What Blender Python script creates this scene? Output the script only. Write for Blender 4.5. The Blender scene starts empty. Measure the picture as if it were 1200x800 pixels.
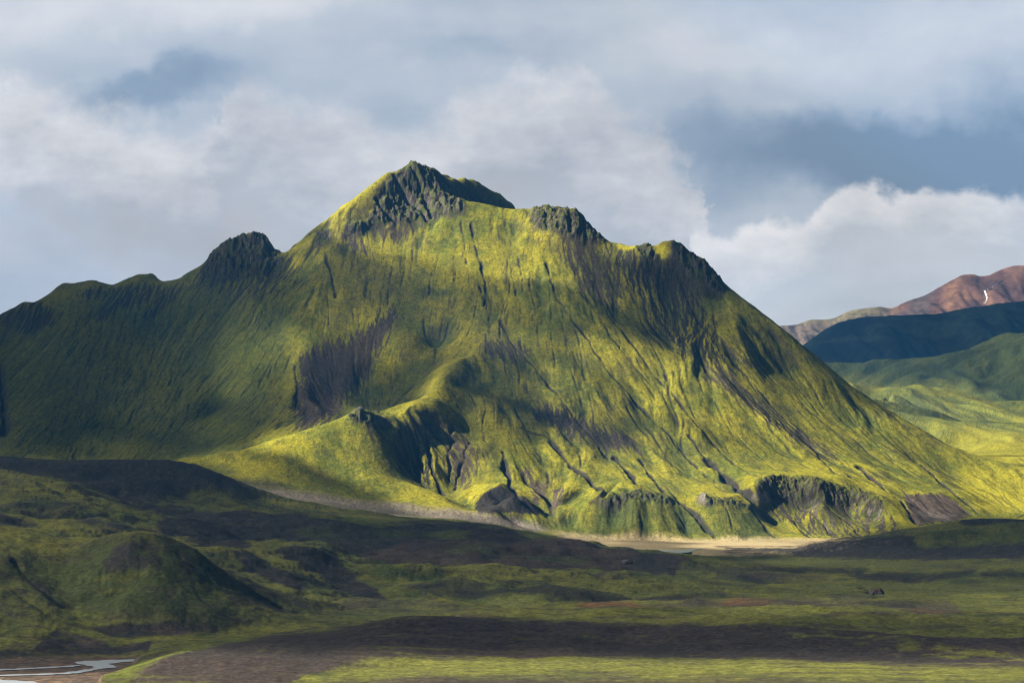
import bpy, math, time
import numpy as np
T0 = time.time()
f32 = np.float32
rng = np.random.default_rng(11)

# ------------------------------------------------------------------ scene scale
H = 56.0            # eye height over the valley floor (m)
F = 2400.0          # focal length in photo pixels (photo 1200 x 800)
CX, HY = 600.0, 590.0
def ZP(py, Y): return H - (py - HY) / F * Y
def XP(px, Y): return (px - CX) / F * Y
SUN_EL, SUN_AZ = math.radians(34), math.radians(8)     # from the left, slightly from the viewer's side
SUN = np.array([-math.cos(SUN_EL) * math.cos(SUN_AZ), -math.cos(SUN_EL) * math.sin(SUN_AZ), math.sin(SUN_EL)])

# ------------------------------------------------------------------ noise
def _hash(ix, iy, seed):
    h = (ix.astype(np.uint32) * np.uint32(374761393) + iy.astype(np.uint32) * np.uint32(668265263)
         + np.uint32((seed * 2246822519) & 0xffffffff))
    h = (h ^ (h >> np.uint32(13))) * np.uint32(1274126177)
    h = (h ^ (h >> np.uint32(16))) * np.uint32(2654435761)
    return ((h >> np.uint32(8)).astype(f32)) * f32(1 / 16777216.0)
def vnoise(x, y, seed=0):
    xi = np.floor(x); yi = np.floor(y)
    fx = (x - xi).astype(f32); fy = (y - yi).astype(f32)
    xi = xi.astype(np.int64); yi = yi.astype(np.int64)
    ux = fx * fx * fx * (fx * (fx * 6 - 15) + 10); uy = fy * fy * fy * (fy * (fy * 6 - 15) + 10)
    def g(a, b):
        t = _hash(xi + a, yi + b, seed) * f32(6.2831853)
        return np.cos(t) * (fx - a) + np.sin(t) * (fy - b)
    n0 = g(0, 0); n1 = g(1, 0); n2 = g(0, 1); n3 = g(1, 1)
    a = n0 + (n1 - n0) * ux; b = n2 + (n3 - n2) * ux
    return (a + (b - a) * uy) * f32(1.5)
def fbm(x, y, oct=4, seed=0, gain=0.5, ridged=False):
    s = 0; a = 1.0; t = 0
    for o in range(oct):
        n = vnoise(x, y, seed + o * 17)
        if ridged: n = 1 - 2 * np.abs(n)
        s = s + a * n; t += a; a *= gain
        x = x * 2.03 + 13.7; y = y * 2.03 - 7.1
    return s / t
def facets(x, y, seed):
    xi = np.floor(x).astype(np.int64); yi = np.floor(y).astype(np.int64); best = np.full(x.shape, 9., f32); val = np.zeros(x.shape, f32)
    for i in (-1, 0, 1):
        for j in (-1, 0, 1):
            a = xi + i; b = yi + j; dx = (a + _hash(a, b, seed) - x); dy = (b + _hash(a, b, seed + 3) - y); d = (dx * dx + dy * dy).astype(f32)
            h = _hash(a, b, seed + 7) - .5 + .9 * dx * (_hash(a, b, seed + 9) - .5) + .9 * dy * (_hash(a, b, seed + 11) - .5)
            m = d < best; best = np.where(m, d, best); val = np.where(m, h, val)
    return val
def sstep(a, b, x):
    t = np.clip((x - a) / (b - a), 0, 1)
    return t * t * (3 - 2 * t)

# ------------------------------------------------------------------ survey points: (bearing px, elevation py, distance m) -> x, y, z
PTS = []
def P(*a):
    for (px, py, Y) in a: PTS.append((XP(px, Y), Y, ZP(py, Y)))
def W(*a):
    for (px, Y, Z) in a: PTS.append((XP(px, Y), Y, Z))
def LINE(pts, step=16):
    for (a, b) in zip(pts[:-1], pts[1:]):
        n = max(1, int(round(math.hypot(b[0] - a[0], b[1] - a[1]) / step)))
        for k in range(n):
            t = k / n
            P(tuple(a[i] + (b[i] - a[i]) * t for i in range(3)))
    P(pts[-1])
def COL(px, *a):
    for (py, Y) in a: P((px, py, Y))

# skyline of the mountain
SKY = [(-220,425,4150),(-100,398,4150),(0,371,4150),(28,354,4130),(42,354,4130),(56,346,4150),(72,336,4190),(108,329,4200),(132,334,4170),
      (164,322,4210),(180,323,4210),(190,330,4170),(208,327,4160),(240,308,4150),(250,295,4150),(264,286,4150),(296,275,4150),
      (310,279,4150),(319,291,4150),(334,297,4160),(352,284,4170),(400,244,4200),(432,220,4240),(454,204,4270),(470,201,4290),
      (482,193,4300),(496,198,4310),(506,198,4330),(512,200,4335),(518,207,4340),(540,209,4390),(572,224,4480),(600,241,4560)]
LINE(SKY, 9)
BACK0 = len(PTS)
# the ground falls away behind the crest
for k in range(BACK0):
    X_, Y_, Z_ = PTS[k]; PTS.append((X_ * (Y_ + 45) / Y_, Y_ + 45, Z_ - 20))
LINE([(520,240,4220),(540,235,4225),(560,238,4230),(580,243,4235),(606,246,4230),(640,245,4210),(672,249,4190),(684,256,4185),(692,268,4180),
      (700,276,4170),(716,284,4150),(740,290,4130),(750,292,4130),(760,291,4120),(782,285,4100),(796,288,4100),(812,302,4095),(824,306,4090),
      (848,332,4080),(888,364,4050),(920,390,4030),(960,420,3990),(1000,454,3960),(1060,492,3920),(1110,522,3890),(1161,541,3870),(1200,548,3850),(1260,556,3850)], 10)
for k in range(2 * BACK0, len(PTS)):
    X_, Y_, Z_ = PTS[k]
    if CX + F * X_ / Y_ > 610: PTS.append((X_ * (Y_ + 50) / Y_, Y_ + 50, Z_ - 24))
W((545,4300,655),(565,4330,655),(590,4380,650),(620,4400,620),(480,4420,690),(430,4420,600),(360,4350,520),(300,4300,520))
for px, z in ((-200,300),(-100,320),(0,350),(100,400),(200,410),(300,440),(400,480),(480,560),(560,640),(640,500),(720,420),(800,330),(880,260),(960,180),(1040,150),(1100,150)):
    W((px, 4560 if not 540 < px < 620 else 4750, z))
for px in range(-200, 901, 100): W((px,4900,230),(px,5400,110),(px,6300,120),(px,7400,140),(px,8600,120))
# the face
COL(-220,(470,3950),(520,3700),(545,3560)); COL(-100,(450,3950),(500,3720),(538,3560))
COL(0,(400,4070),(430,3990),(470,3850),(510,3680),(537,3560)); COL(50,(375,4080),(420,3950),(480,3760),(520,3620))
COL(100,(352,4110),(380,4040),(430,3900),(480,3760),(520,3620),(541,3530)); COL(150,(345,4120),(400,3980),(450,3840),(500,3690))
COL(200,(350,4090),(380,4030),(430,3890),(480,3740),(520,3600),(542,3500)); COL(250,(325,4100),(370,4010),(430,3860),(480,3720),(520,3570))
COL(290,(312,4105),(350,4010),(400,3880),(450,3740),(490,3620),(522,3490)); COL(360,(305,4090),(350,3965),(400,3845),(450,3715),(480,3620),(500,3545))
COL(325,(320,4090),(380,3930),(440,3770),(490,3610))
COL(390,(420,3820),(450,3745),(475,3680)); W((360,3450,164),(400,3480,183),(320,3430,140),(280,3410,125),(240,3400,118),(440,3500,194))
COL(400,(290,4105),(300,4085),(350,3965),(400,3860)); COL(440,(265,4165),(300,4085),(350,3970),(400,3865),(430,3800),(460,3735),(480,3655))
COL(485,(225,4262),(257,4200),(300,4085),(350,3965),(400,3850),(430,3800),(455,3735),(475,3660)); COL(460,(232,4240),(258,4185))
COL(510,(225,4265),(255,4200)); COL(540,(262,4170),(300,4080),(350,3960),(400,3840),(418,3780))
COL(600,(270,4160),(300,4085),(350,3960),(395,3850),(430,3755),(480,3620),(530,3485),(570,3370),(600,3290),(615,3220))
COL(550,(430,3735),(480,3615),(520,3510),(550,3430)); COL(575,(425,3760),(480,3615)); COL(650,(300,4080),(350,3960),(400,3840),(450,3720),(500,3600),(550,3460),(590,3340),(620,3230))
COL(700,(300,4100),(350,3985),(400,3855),(450,3730),(500,3600),(545,3470),(565,3400)); COL(750,(340,4030),(400,3885),(450,3760),(500,3640),(545,3500),(560,3420))
COL(790,(330,4055),(360,4010),(400,3925),(450,3780)); COL(840,(350,4040),(375,3980),(400,3910),(450,3780),(500,3660),(540,3540),(563,3440))
COL(920,(430,3930),(480,3790),(530,3630),(550,3500)); COL(1000,(490,3850),(530,3700),(560,3520)); COL(1060,(530,3770),(562,3580))
COL(1110,(550,3760),(570,3620)); COL(1160,(570,3700),(590,3580),(604,3480)); COL(1230,(580,3650),(600,3480)); COL(1400,(570,3900),(605,3450))
# spur that sweeps down to the rocky crest of the lit hill
LINE([(188,540,3330),(240,534,3340),(280,527,3350),(320,516,3360),(348,507,3380),(400,491,3410),(415,484,3420),(425,481,3430),(441,487,3440),
      (459,492,3450),(477,491,3470),(499,483,3520),(512,470,3570),(513,452,3640),(522,440,3680),(545,424,3740),(575,412,3790),(610,403,3830)], 14)
COL(538,(450,3684),(475,3612),(500,3552)); COL(510,(405,3870),(425,3800))
# lit hill and the hollow to its right
COL(250,(550,3290),(566,3200)); COL(300,(545,3280),(568,3190),(578,3060)); COL(400,(520,3360),(550,3300),(575,3220),(589,3120),(598,2980))
COL(350,(530,3320),(560,3250),(580,3130),(590,2980)); COL(450,(500,3432),(530,3370),(560,3300),(580,3240),(596,3120),(602,2980))
LINE([(458,505,3430),(460,532,3385),(463,551,3350),(470,562,3328),(488,569,3312),(506,577,3292),(528,588,3270),(551,598,3240)], 12)
P((474,545,3402),(484,560,3377),(504,575,3350),(530,586,3322),(552,594,3290),(490,532,3432),(500,505,3500),(512,552,3398),(530,565,3390),(520,490,3535),(520,525,3465))
P((588,567,3335),(570,575,3320),(560,583,3300),(612,587,3290),(600,585,3270),(580,598,3210),(560,605,3180),(635,600,3290),(500,596,3180))
P((640,622,3200),(500,606,2950),(560,612,2930),(620,622,2930),(660,629,3000))
# benches and cliffs at the foot
LINE([(690,592,3285),(700,583,3300),(708,579,3292),(716,577,3318),(730,576,3330),(745,576,3328),(758,579,3312),(783,583,3315),(794,586,3310)], 12)
P((725,568,3350),(750,571,3350),(765,573,3350),(700,572,3345),(740,600,3268),(780,603,3268),(715,603,3268),(795,603,3275))
LINE([(812,588,3300),(823,583,3310),(835,581,3315),(862,583,3320),(880,592,3310)], 12)
P((830,573,3360),(860,576,3365),(825,605,3262),(860,606,3262),(805,607,3270))
LINE([(888,570,3365),(896,563,3395),(908,560,3412),(925,562,3422),(945,561,3418),(958,567,3394),(966,566,3406),(980,567,3422),(1000,574,3426),(1014,577,3412),(1026,583,3382),(1034,588,3370)], 8)
LINE([(893,588,3342),(905,588,3364),(930,590,3374),(950,592,3372),(962,594,3350),(976,596,3368),(1000,600,3374),(1025,604,3352)], 10)
LINE([(900,612,3315),(960,613,3315),(1020,616,3320)], 20)
LINE([(690,628,3215),(740,630,3213),(800,630,3213),(860,631,3213),(920,631,3215),(970,630,3225),(1010,628,3240),(1050,624,3260)], 20)
LINE([(1060,579,3500),(1080,577,3510),(1100,577,3520),(1120,588,3500),(1140,602,3470)], 12)
P((1075,598,3430),(1100,598,3440),(1085,612,3340),(1120,606,3420))
# valley and green hills at the right, beyond
P((1110,508,4700),(1110,490,5000),(1160,520,4500),(1160,502,4900),(1200,536,4250),(1200,512,4700),(1200,496,5200),(1300,545,4300),(1300,520,4900),(1400,530,4900))
LINE([(960,452,5600),(993,448,5600),(1035,453,5600),(1105,455,5600),(1126,460,5600),(1175,481,5500),(1200,492,5400),(1300,515,5400),(1400,510,5400)], 22)
P((1060,476,5330),(1085,495,5100),(1040,470,5300),(1140,492,5200),(1160,478,5350),(1020,478,5000),(1000,470,4900))
LINE([(900,436,7100),(965,428,7100),(1017,430,7100),(1070,427,7100),(1098,422,7150),(1126,415,7200),(1161,401,7200),(1175,395,7200),(1200,394,7200),(1300,385,7200),(1400,380,7200)], 22)
for px in range(960, 1401, 60): W((px,5900,330),(px,8600,200),(px,7900,ZP(500,7900)))
P((1150,440,6600),(1200,440,6500),(1300,440,6500),(1080,445,6500))
W((1000,4300,170),(1060,4300,170),(1100,4200,150))
# ---- foreground, far to near
W((0,3300,104),(100,3300,102),(190,3220,98),(-200,3300,110),(0,3000,90),(100,3000,86),(200,3000,84),(260,2980,72))
LINE([(-220,530,2750),(-100,532,2720),(0,534,2700),(40,537,2700),(75,539,2700),(120,538,2700),(190,538,2700),(230,544,2700),(262,556,2700),(285,572,2690),(300,582,2680),(330,594,2650)], 18)
P((100,560,2480),(60,550,2520),(150,580,2430),(200,580,2480),(250,592,2480),(300,597,2480),(0,545,2500),(-150,545,2500))
P((340,600,2560),(400,604,2650),(450,607,2650),(520,610,2650),(600,620,2650))
W((0,2280,76),(60,2280,68),(100,2250,58),(200,2250,38),(300,2150,26),(-200,2300,80))
LINE([(-220,548,2150),(-100,549,2120),(0,551,2100),(37,554,2080),(75,564,2050),(112,579,2000),(150,592,1950),(200,604,1920),(230,610,1900),(260,624,1850),(290,637,1800)], 18)
P((0,575,1920),(60,590,1850),(130,610,1800),(200,617,1760),(-150,580,1900))
LINE([(-220,598,1600),(-100,595,1620),(0,597,1640),(20,600,1640),(60,609,1640),(100,619,1640),(140,624,1640)], 20)
W((0,1400,28),(80,1400,24),(172,1320,20),(250,1330,13),(330,1400,9),(-200,1400,28),(172,1550,24),(230,1600,22))
LINE([(300,598,2380),(350,602,2350),(390,609,2320),(425,615,2300)], 18)
P((470,612,2500),(530,611,2500),(560,615,2480),(620,622,2450),(500,622,2250),(560,624,2250),(620,630,2250),(440,628,2200))
P((250,625,2000),(300,638,1900),(350,641,1900),(400,641,1950))
LINE([(205,631,1500),(250,638,1500),(300,640,1560),(350,642,1600),(410,645,1680)], 20)
LINE([(430,642,1850),(480,637,1980),(530,634,2020),(600,632,2070),(657,632,2110),(678,632,2120),(700,638,2110),(720,642,2110),(765,648,2110),(800,652,2100)], 18)
P((450,655,1740),(550,657,1740),(650,665,1720),(740,672,1750))
LINE([(440,668,1620),(452,659,1610),(480,652,1600),(505,657,1600),(525,672,1580)], 12)
W((480,1480,-1),(540,1550,-2),(420,1560,3),(480,1690,3),(400,1450,1),(330,1250,3))
LINE([(800,652,1960),(825,658,1900),(858,667,1850),(883,673,1820),(900,679,1780),(945,690,1640)], 18)
P((700,668,1700),(780,680,1650),(850,688,1580),(620,680,1520),(560,680,1500),(700,685,1500))
W((700,3120,.5),(800,3120,0),(900,3120,0),(960,3120,1),(700,2800,.5),(760,2700,0),(840,2700,0),(920,2750,1),(740,2500,0),(800,2450,0),(860,2450,-.5),(700,2450,3),(800,2300,-1),(1000,3100,3),(1100,3150,12),(1200,3150,28),(1300,3150,30))
LINE([(950,636,2700),(1000,630,2600),(1040,626,2550),(1062,619,2500),(1092,615,2500),(1119,610,2480),(1137,607,2450),(1175,607,2450),(1200,608,2450),(1300,612,2450),(1400,605,2450)], 18)
P((1150,632,2330),(1100,638,2320),(1000,644,2350),(1200,640,2250),(1300,640,2250),(900,643,2500),(900,652,2330))
W((1100,2800,8),(1200,2800,18),(1300,2800,22),(1000,2150,-4),(1100,2130,-3),(1200,2100,0),(900,2150,-6),(1300,2100,0))
P((1150,664,1930),(1200,655,1930),(1300,647,1930),(1400,640,1930))
W((1200,1800,-7),(1100,1850,-8),(1000,1800,-9),(1300,1800,-7),(950,1900,-8.5),(1020,2000,-8))
W((600,1380,-7),(700,1380,-7),(800,1400,-8),(900,1450,-9),(1000,1500,-10),(1100,1500,-9),(1200,1500,-8),(1300,1500,-7),(500,1350,-4),(420,1300,-3),
  (600,1250,-7),(700,1250,-7),(800,1260,-7),(900,1260,-7),(1000,1280,-8),(1100,1250,-9),(1200,1250,-9),(1300,1250,-8),(500,1200,-5),(400,1150,-4),(540,1450,-4),(760,1470,-4.5))
P((720,706,1150),(700,707,1150),(760,709,1150),(800,700,1190),(815,697,1200),(830,699,1190),(880,703,1170),(840,704,1170),(930,706,1170))
for px in range(560, 1400, 90): P((px, 714 + max(0, px - 1000) * .03, 1070))
W((480,1050,-3),(400,1000,-5))
LINE([(400,738,930),(450,729,950),(500,724,960),(560,721,970),(640,724,960),(700,727,950),(800,727,950),(900,730,940),(1000,735,930),(1100,737,920),(1200,738,920),(1400,740,915)], 40)
for px in range(480, 1400, 100): P((px, 768 - max(0, 620 - px) * .03, 838), (px, 782, 785), (px, 800, 722), (px, 830, 645))
P((400,775,790),(400,800,730),(400,755,860),(400,830,645))
LINE([(215,763,815),(250,754,860),(300,744,925),(350,741,940)], 20)
P((190,775,790),(160,795,740),(250,785,760),(300,790,740),(330,765,825),(300,830,650),(200,830,665),(150,830,680))
# left foreground hill, terrace, stream bed
LINE([(-220,606,1130),(-100,608,1140),(0,614,1150),(37,622,1150),(75,626,1150),(124,628,1140),(150,624,1120),(172,622,1110),(187,627,1110),(210,640,1110),(232,651,1110),(262,676,1110),(285,699,1110),(319,716,1080)], 16)
P((172,655,1066),(172,690,1036),(172,720,1002),(200,690,1038),(140,660,1070),(140,700,1015),(100,660,1095),(75,655,1100),(75,690,1055),(90,708,1025),(240,715,1010),(280,724,1020),(120,714,1008))
P((0,650,1075),(0,690,1010),(0,725,975),(35,690,1025),(40,720,985),(20,745,950),(-100,650,1060),(-100,720,980),(-200,650,1060),(-200,740,980))
LINE([(105,733,985),(150,733,990),(200,733,995),(250,735,1000),(262,737,1000)], 20); LINE([(105,747,962),(150,748,962),(200,749,962),(250,746,972)], 20)
LINE([(50,752,945),(80,755,945),(130,757,945),(180,756,945)], 20)
W((0,905,-12),(60,905,-12),(120,905,-12),(160,900,-12),(0,850,-12.3),(60,850,-12.3),(110,850,-12.3),(0,780,-12.3),(60,780,-12.3),(90,790,-12.3),(-100,900,-12),(-100,800,-12),(-200,850,-12),(0,700,-12.3),(50,650,-12),(-100,650,-12),(0,570,-12),(-200,570,-12),(400,570,-8),(800,570,-8),(1300,570,-8))
P((135,792,800),(160,778,830),(185,766,860))

# ------------------------------------------------------------------ surface through the survey points
PA = np.array(PTS)
def co(X, Y): return np.stack([X / Y, np.log(Y)], -1)
C = co(PA[:, 0], PA[:, 1]); zc = PA[:, 2]
key = np.round(C * 400).astype(int); _, ui = np.unique(key, axis=0, return_index=True)
C = C[ui]; zc = zc[ui]; n = len(C)
CC = 0.0035
def kern(d2): return np.sqrt(d2 + CC * CC)
A = np.zeros((n + 3, n + 3)); d2 = ((C[:, None] - C[None]) ** 2).sum(-1)
A[:n, :n] = kern(d2) - np.eye(n) * 8e-6
Pm = np.c_[np.ones(n), C]; A[:n, n:] = Pm; A[n:, :n] = Pm.T
wt = np.linalg.solve(A, np.r_[zc, 0, 0, 0])

NU = 1500
UM = 0.335
uu = np.linspace(-UM, UM, NU)
lnr = [np.linspace(math.log(560), math.log(3180), 470)[:-1], np.linspace(math.log(3180), math.log(4360), 640)[:-1], np.linspace(math.log(4360), math.log(8700), 400)]
lv = np.concatenate(lnr); NV = len(lv)
R0, R1 = 469, 469 + 639 + 60
# coarse evaluation, then cubic resampling
cu = np.linspace(-UM - .002, UM + .002, 420)
cvs = np.concatenate([np.linspace(lv[0], math.log(3180), 190)[:-1], np.linspace(math.log(3180), math.log(4360), 240)[:-1], np.linspace(math.log(4360), lv[-1], 100)])
G = np.zeros((len(cvs), len(cu)))
for r in range(len(cvs)):
    dd = (cu[:, None] - C[None, :, 0]) ** 2 + (cvs[r] - C[:, 1])[None] ** 2
    G[r] = kern(dd) @ wt[:n] + wt[n] + wt[n + 1] * cu + wt[n + 2] * cvs[r]
def cubic_rows(Z, x, xn):
    i = np.clip(np.searchsorted(x, xn) - 1, 1, len(x) - 3)
    t = np.clip((xn - x[i]) / (x[i + 1] - x[i]), 0, 1)
    t = t.reshape((-1,) + (1,) * (Z.ndim - 1))
    a, b, c, d = Z[i - 1], Z[i], Z[i + 1], Z[i + 2]
    return b + .5 * t * (c - a + t * (2 * a - 5 * b + 4 * c - d + t * (3 * (b - c) + d - a)))
Zb = cubic_rows(G, cvs, lv)
Zb = cubic_rows(np.ascontiguousarray(Zb.T), cu, uu).T.copy()
Yg = np.repeat(np.exp(lv)[:, None], NU, 1); Ug = np.repeat(uu[None], NV, 0); Xg = Ug * Yg
print('fit', np.abs(A[:n,:n] @ wt[:n] + Pm @ wt[n:] - zc).max(), np.abs(wt[:n] * 8e-6).max())
print('rbf', n, NV, NU, round(time.time() - T0, 1))

def grad(Z):
    zu = np.gradient(Z, uu, axis=1); zl = np.gradient(Z, lv, axis=0)
    gx = zu / Yg; gy = (zl - Ug * zu) / Yg
    return gx.astype(f32), gy.astype(f32)
def pxpy(Z):
    return CX + F * Ug, HY - F * (Z - H) / Yg
def blur(A, r, k=2):
    for _ in range(k):
        for ax in (0, 1):
            P_ = np.pad(A, [(r + 1, r) if a == ax else (0, 0) for a in (0, 1)], mode='edge')
            cs = np.cumsum(P_, axis=ax)
            sl1 = [slice(None)] * 2; sl0 = [slice(None)] * 2
            sl1[ax] = slice(2 * r + 1, None); sl0[ax] = slice(0, -2 * r - 1)
            A = (cs[tuple(sl1)] - cs[tuple(sl0)]) / (2 * r + 1)
    return A

# gully noise: stripes that follow the fall line, branching with each octave
def erosion(x, y, dx, dy, seed):
    xi = np.floor(x); yi = np.floor(y); fx = (x - xi).astype(f32); fy = (y - yi).astype(f32)
    xi = xi.astype(np.int64); yi = yi.astype(np.int64)
    va = np.zeros_like(fx); vd = np.zeros_like(fx); wt_ = np.zeros_like(fx)
    for i in (-1, 0, 1):
        for j in (-1, 0, 1):
            px = fx - i - _hash(xi + i, yi + j, seed) + f32(.5) - f32(.5); py = fy - j - _hash(xi + i, yi + j, seed + 5)
            w = np.exp(-(px * px + py * py) * 2.2)
            m = (px * dx + py * dy) * f32(6.2831853)
            va += np.cos(m) * w; vd += -np.sin(m) * w; wt_ += w
    return va / wt_, vd / wt_

gx, gy = grad(blur(Zb, 4))
gm = np.sqrt(gx * gx + gy * gy) + 1e-6
mount = sstep(3150, 3260, Yg + 60 * vnoise(Xg / 90, Yg / 90, 3)) * (1 - .25 * sstep(4700, 5200, Yg))
tx, ty = (-gy / gm), (gx / gm)        # along the contour
strength = sstep(.06, .5, gm).astype(f32)
E = np.zeros_like(gx); ddx = np.zeros_like(gx); ddy = np.zeros_like(gx)
wx = Xg + 9 * vnoise(Xg / 70, Yg / 70, 41); wy = Yg + 9 * vnoise(Xg / 70, Yg / 70, 42)
for o, (L, a) in enumerate(((150, 7.0), (72, 4.0), (36, 1.8), (18, .85), (9, .45), (4.6, .25))):
    sx = tx + ddx; sy = ty + ddy
    q = 1.0 / np.maximum(np.sqrt(sx * sx + sy * sy), .6)
    va, vd = erosion(wx / L, wy / L, sx * q * 1.0, sy * q * 1.0, 100 + 31 * o)
    va = np.sign(va) * np.abs(va) ** .8
    if o: va = 1 - 2.2 * ((1 - va) * .5) ** 2.6
    E += a * va
    ddx += .28 * vd * sx; ddy += .28 * vd * sy
E *= strength
patch = .22 + .80 * sstep(-.25, .35, fbm(Xg / 170, Yg / 170, 3, 61))
Emask = mount * patch + (1 - mount) * .30 * sstep(.05, .3, gm)
print('erosion', round(time.time() - T0, 1))

# flats that stay flat
px0, py0 = pxpy(Zb)
def in_poly(poly, px, py):
    r = np.zeros(px.shape, bool); m = len(poly)
    for k in range(m):
        x1, y1 = poly[k]; x2, y2 = poly[(k + 1) % m]
        if y1 == y2: continue
        c = ((y1 > py) != (y2 > py)) & (px < (x2 - x1) * (py - y1) / (y2 - y1) + x1)
        r ^= c
    return r
CW, CH = 1700, 900          # survey canvas: bearings -250..1450, elevations 0..900
ccx, ccy = np.meshgrid(np.arange(CW) - 250.0, np.arange(CH) * 1.0)
def raster(polys, soft=3):
    m = np.zeros((CH, CW))
    for p in polys: m = np.maximum(m, in_poly(p, ccx, ccy).astype(float))
    return blur(m, soft) if soft else m
def sample(M, px, py):
    x = np.clip(px + 250, 0, CW - 1.01); y = np.clip(py, 0, CH - 1.01)
    xi = x.astype(int); yi = y.astype(int); fx = x - xi; fy = y - yi
    return (M[yi, xi] * (1 - fx) + M[yi, xi + 1] * fx) * (1 - fy) + (M[yi + 1, xi] * (1 - fx) + M[yi + 1, xi + 1] * fx) * fy
wn1 = fbm(Xg / (Yg * .02), np.log(Yg) * 60, 4, 5); wn2 = fbm(Xg / (Yg * .02) + 50, np.log(Yg) * 60, 4, 9)
fal = 0
for L_, a_ in ((21, .5), (11, .6), (5.5, .5)):
    va, vd = erosion((Xg + 4 * wn1) / L_, (Yg + 4 * wn1) / L_, tx, ty, 700 + int(L_)); fal = fal + a_ * va
fal = (fal + .35 * wn1) * .8
wn3 = vnoise(Xg / (Yg * .0035), np.log(Yg) * 330, 95)
def SUB(polys, Y0, Y1, soft, warp):
    """rows, columns and mask of the part of the ground that a surveyed area (limits of distance Y0..Y1) covers"""
    rows = np.where((Yg[:, 0] >= Y0) & (Yg[:, 0] <= Y1))[0]; xs = [p[0] for q in polys for p in q]; ys = [p[1] for q in polys for p in q]
    pad = soft * 3 + warp * 1.5 + 3
    cols = np.where((px0[0] >= min(xs) - pad) & (px0[0] <= max(xs) + pad))[0]
    a, b, c, d = rows[0], rows[-1] + 1, cols[0], cols[-1] + 1
    bx0 = int(max(0, min(xs) + 250 - pad)); bx1 = int(min(CW, max(xs) + 250 + pad)); by0 = int(max(0, min(ys) - pad)); by1 = int(min(CH, max(ys) + pad))
    M = np.zeros((CH, CW)); m = np.zeros((by1 - by0, bx1 - bx0))
    for p in polys: m = np.maximum(m, in_poly(p, ccx[by0:by1, bx0:bx1], ccy[by0:by1, bx0:bx1]).astype(float))
    M[by0:by1, bx0:bx1] = blur(m, soft)
    s_ = (slice(a, b), slice(c, d))
    return s_, sample(M, px0[s_] + warp * wn1[s_] * np.where(Yg[s_] < 2900, 2.2 if soft > 2 else .8, 1) + warp * .3 * wn3[s_], py0[s_] + warp * .7 * wn2[s_] + warp * .2 * wn3[s_])
def REG(polys, Y0=0, Y1=1e9, soft=3, warp=5):
    m = np.zeros(Yg.shape, f32); s_, v = SUB(polys, Y0, Y1, soft, warp); m[s_] = v
    return m

calm = REG([[(405,478),(440,430),(500,395),(600,385),(615,402),(545,426),(518,442),(508,470),(490,489),(440,486)],[(200,540),(290,520),(410,482),(455,495),(462,550),(550,598),(450,600),(300,580),(250,560)]], 3000, 4000, 8, 6)
calm2 = REG([[(-250,300),(330,290),(350,350),(345,430),(300,545),(-250,545)],[(400,250),(690,260),(700,420),(620,400),(500,400),(400,400)]], 3300, 4400, 20, 15)
calm3 = REG([[(505,440),(560,425),(640,440),(700,500),(640,540),(540,530)]], 3300, 4400, 20, 15)
Emask = Emask * (1 - .80 * calm) * (1 - .50 * calm2) * (1 - .35 * calm3)
# ---- rock faces
rock_polys = [[(428,264),(440,240),(452,218),(468,203),(482,190),(500,196),(520,206),(536,230),(546,246),(520,256),(480,262)],
              [(238,318),(248,296),(265,283),(296,271),(314,278),(322,298),(334,304),(322,320),(290,322),(260,324)],
              [(622,243),(672,246),(690,262),(712,284),(694,282),(660,276),(628,268)],
              [(744,288),(762,286),(770,302),(752,310)],[(786,280),(812,296),(852,332),(848,344),(820,330),(798,318),(784,300)],
              [(368,282),(376,270),(385,268),(392,280),(380,290)],[(404,268),(416,258),(430,262),(428,272),(410,276)],
              [(405,492),(418,482),(428,481),(444,488),(460,494),(440,497),(420,492)],
              [(815,583),(826,581),(829,592),(818,592)]]
cliff_polys = [[(886,570),(898,560),(950,560),(1000,574),(1033,584),(1036,597),(1000,594),(960,588),(900,586)],
               [(702,583),(740,578),(790,585),(792,592),(740,590),(708,600)],[(820,585),(862,585),(884,596),(862,594),(824,592)]]
Rk = REG(rock_polys, 3250, 4500, 3, 5); Cl = REG(cliff_polys, 3250, 3600, 2, 4)
flute = 1 - 2 * np.abs(vnoise(Xg / 11 + .6 * wn1, Yg / 60, 201)); flute2 = 1 - 2 * np.abs(vnoise(Xg / 4.3 + wn1, Yg / 25, 203)); 
crag = fbm(Xg / 16, Yg / 16, 4, 207, ridged=True)
blk = fbm((Xg + 8 * wn1) / 26, Yg / 34, 5, 209, .58, ridged=True); blk2 = np.round(3 * fbm(Xg / 9, Yg / 9, 3, 211)) / 3
fc1 = facets(Xg / 13 + .5 * wn3, Yg / 19, 221); fc2 = facets(Xg / 5.5, Yg / 8, 225)
rocky = (Rk + .5 * Cl) * (fc1 * 5 + fc2 * 2.6) + Rk * (flute * 1.8 + flute2 * .8 + crag * 3.2 + blk * 8 + blk2 * 2.0) + Cl * (flute2 * 1.0 + crag * 4.5 + blk * 4 + blk2 * 2.4)

Z = Zb + E * Emask * (1 - .6 * Rk) * (1 - .75 * Cl)
Z += rocky
va, vd = erosion(Xg / 420, Yg / 420, tx, ty, 611); vb, vd = erosion(Xg / 190, Yg / 190, tx, ty, 617); vc_, vd = erosion(Xg / 85, Yg / 85, tx, ty, 619)
Z += sstep(4350, 5000, Yg) * (va * 20 + vb * 10 + vc_ * 5 + 14 * fbm(Xg / 500, Yg / 500, 4, 623)) * sstep(0, .12, gm)
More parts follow.
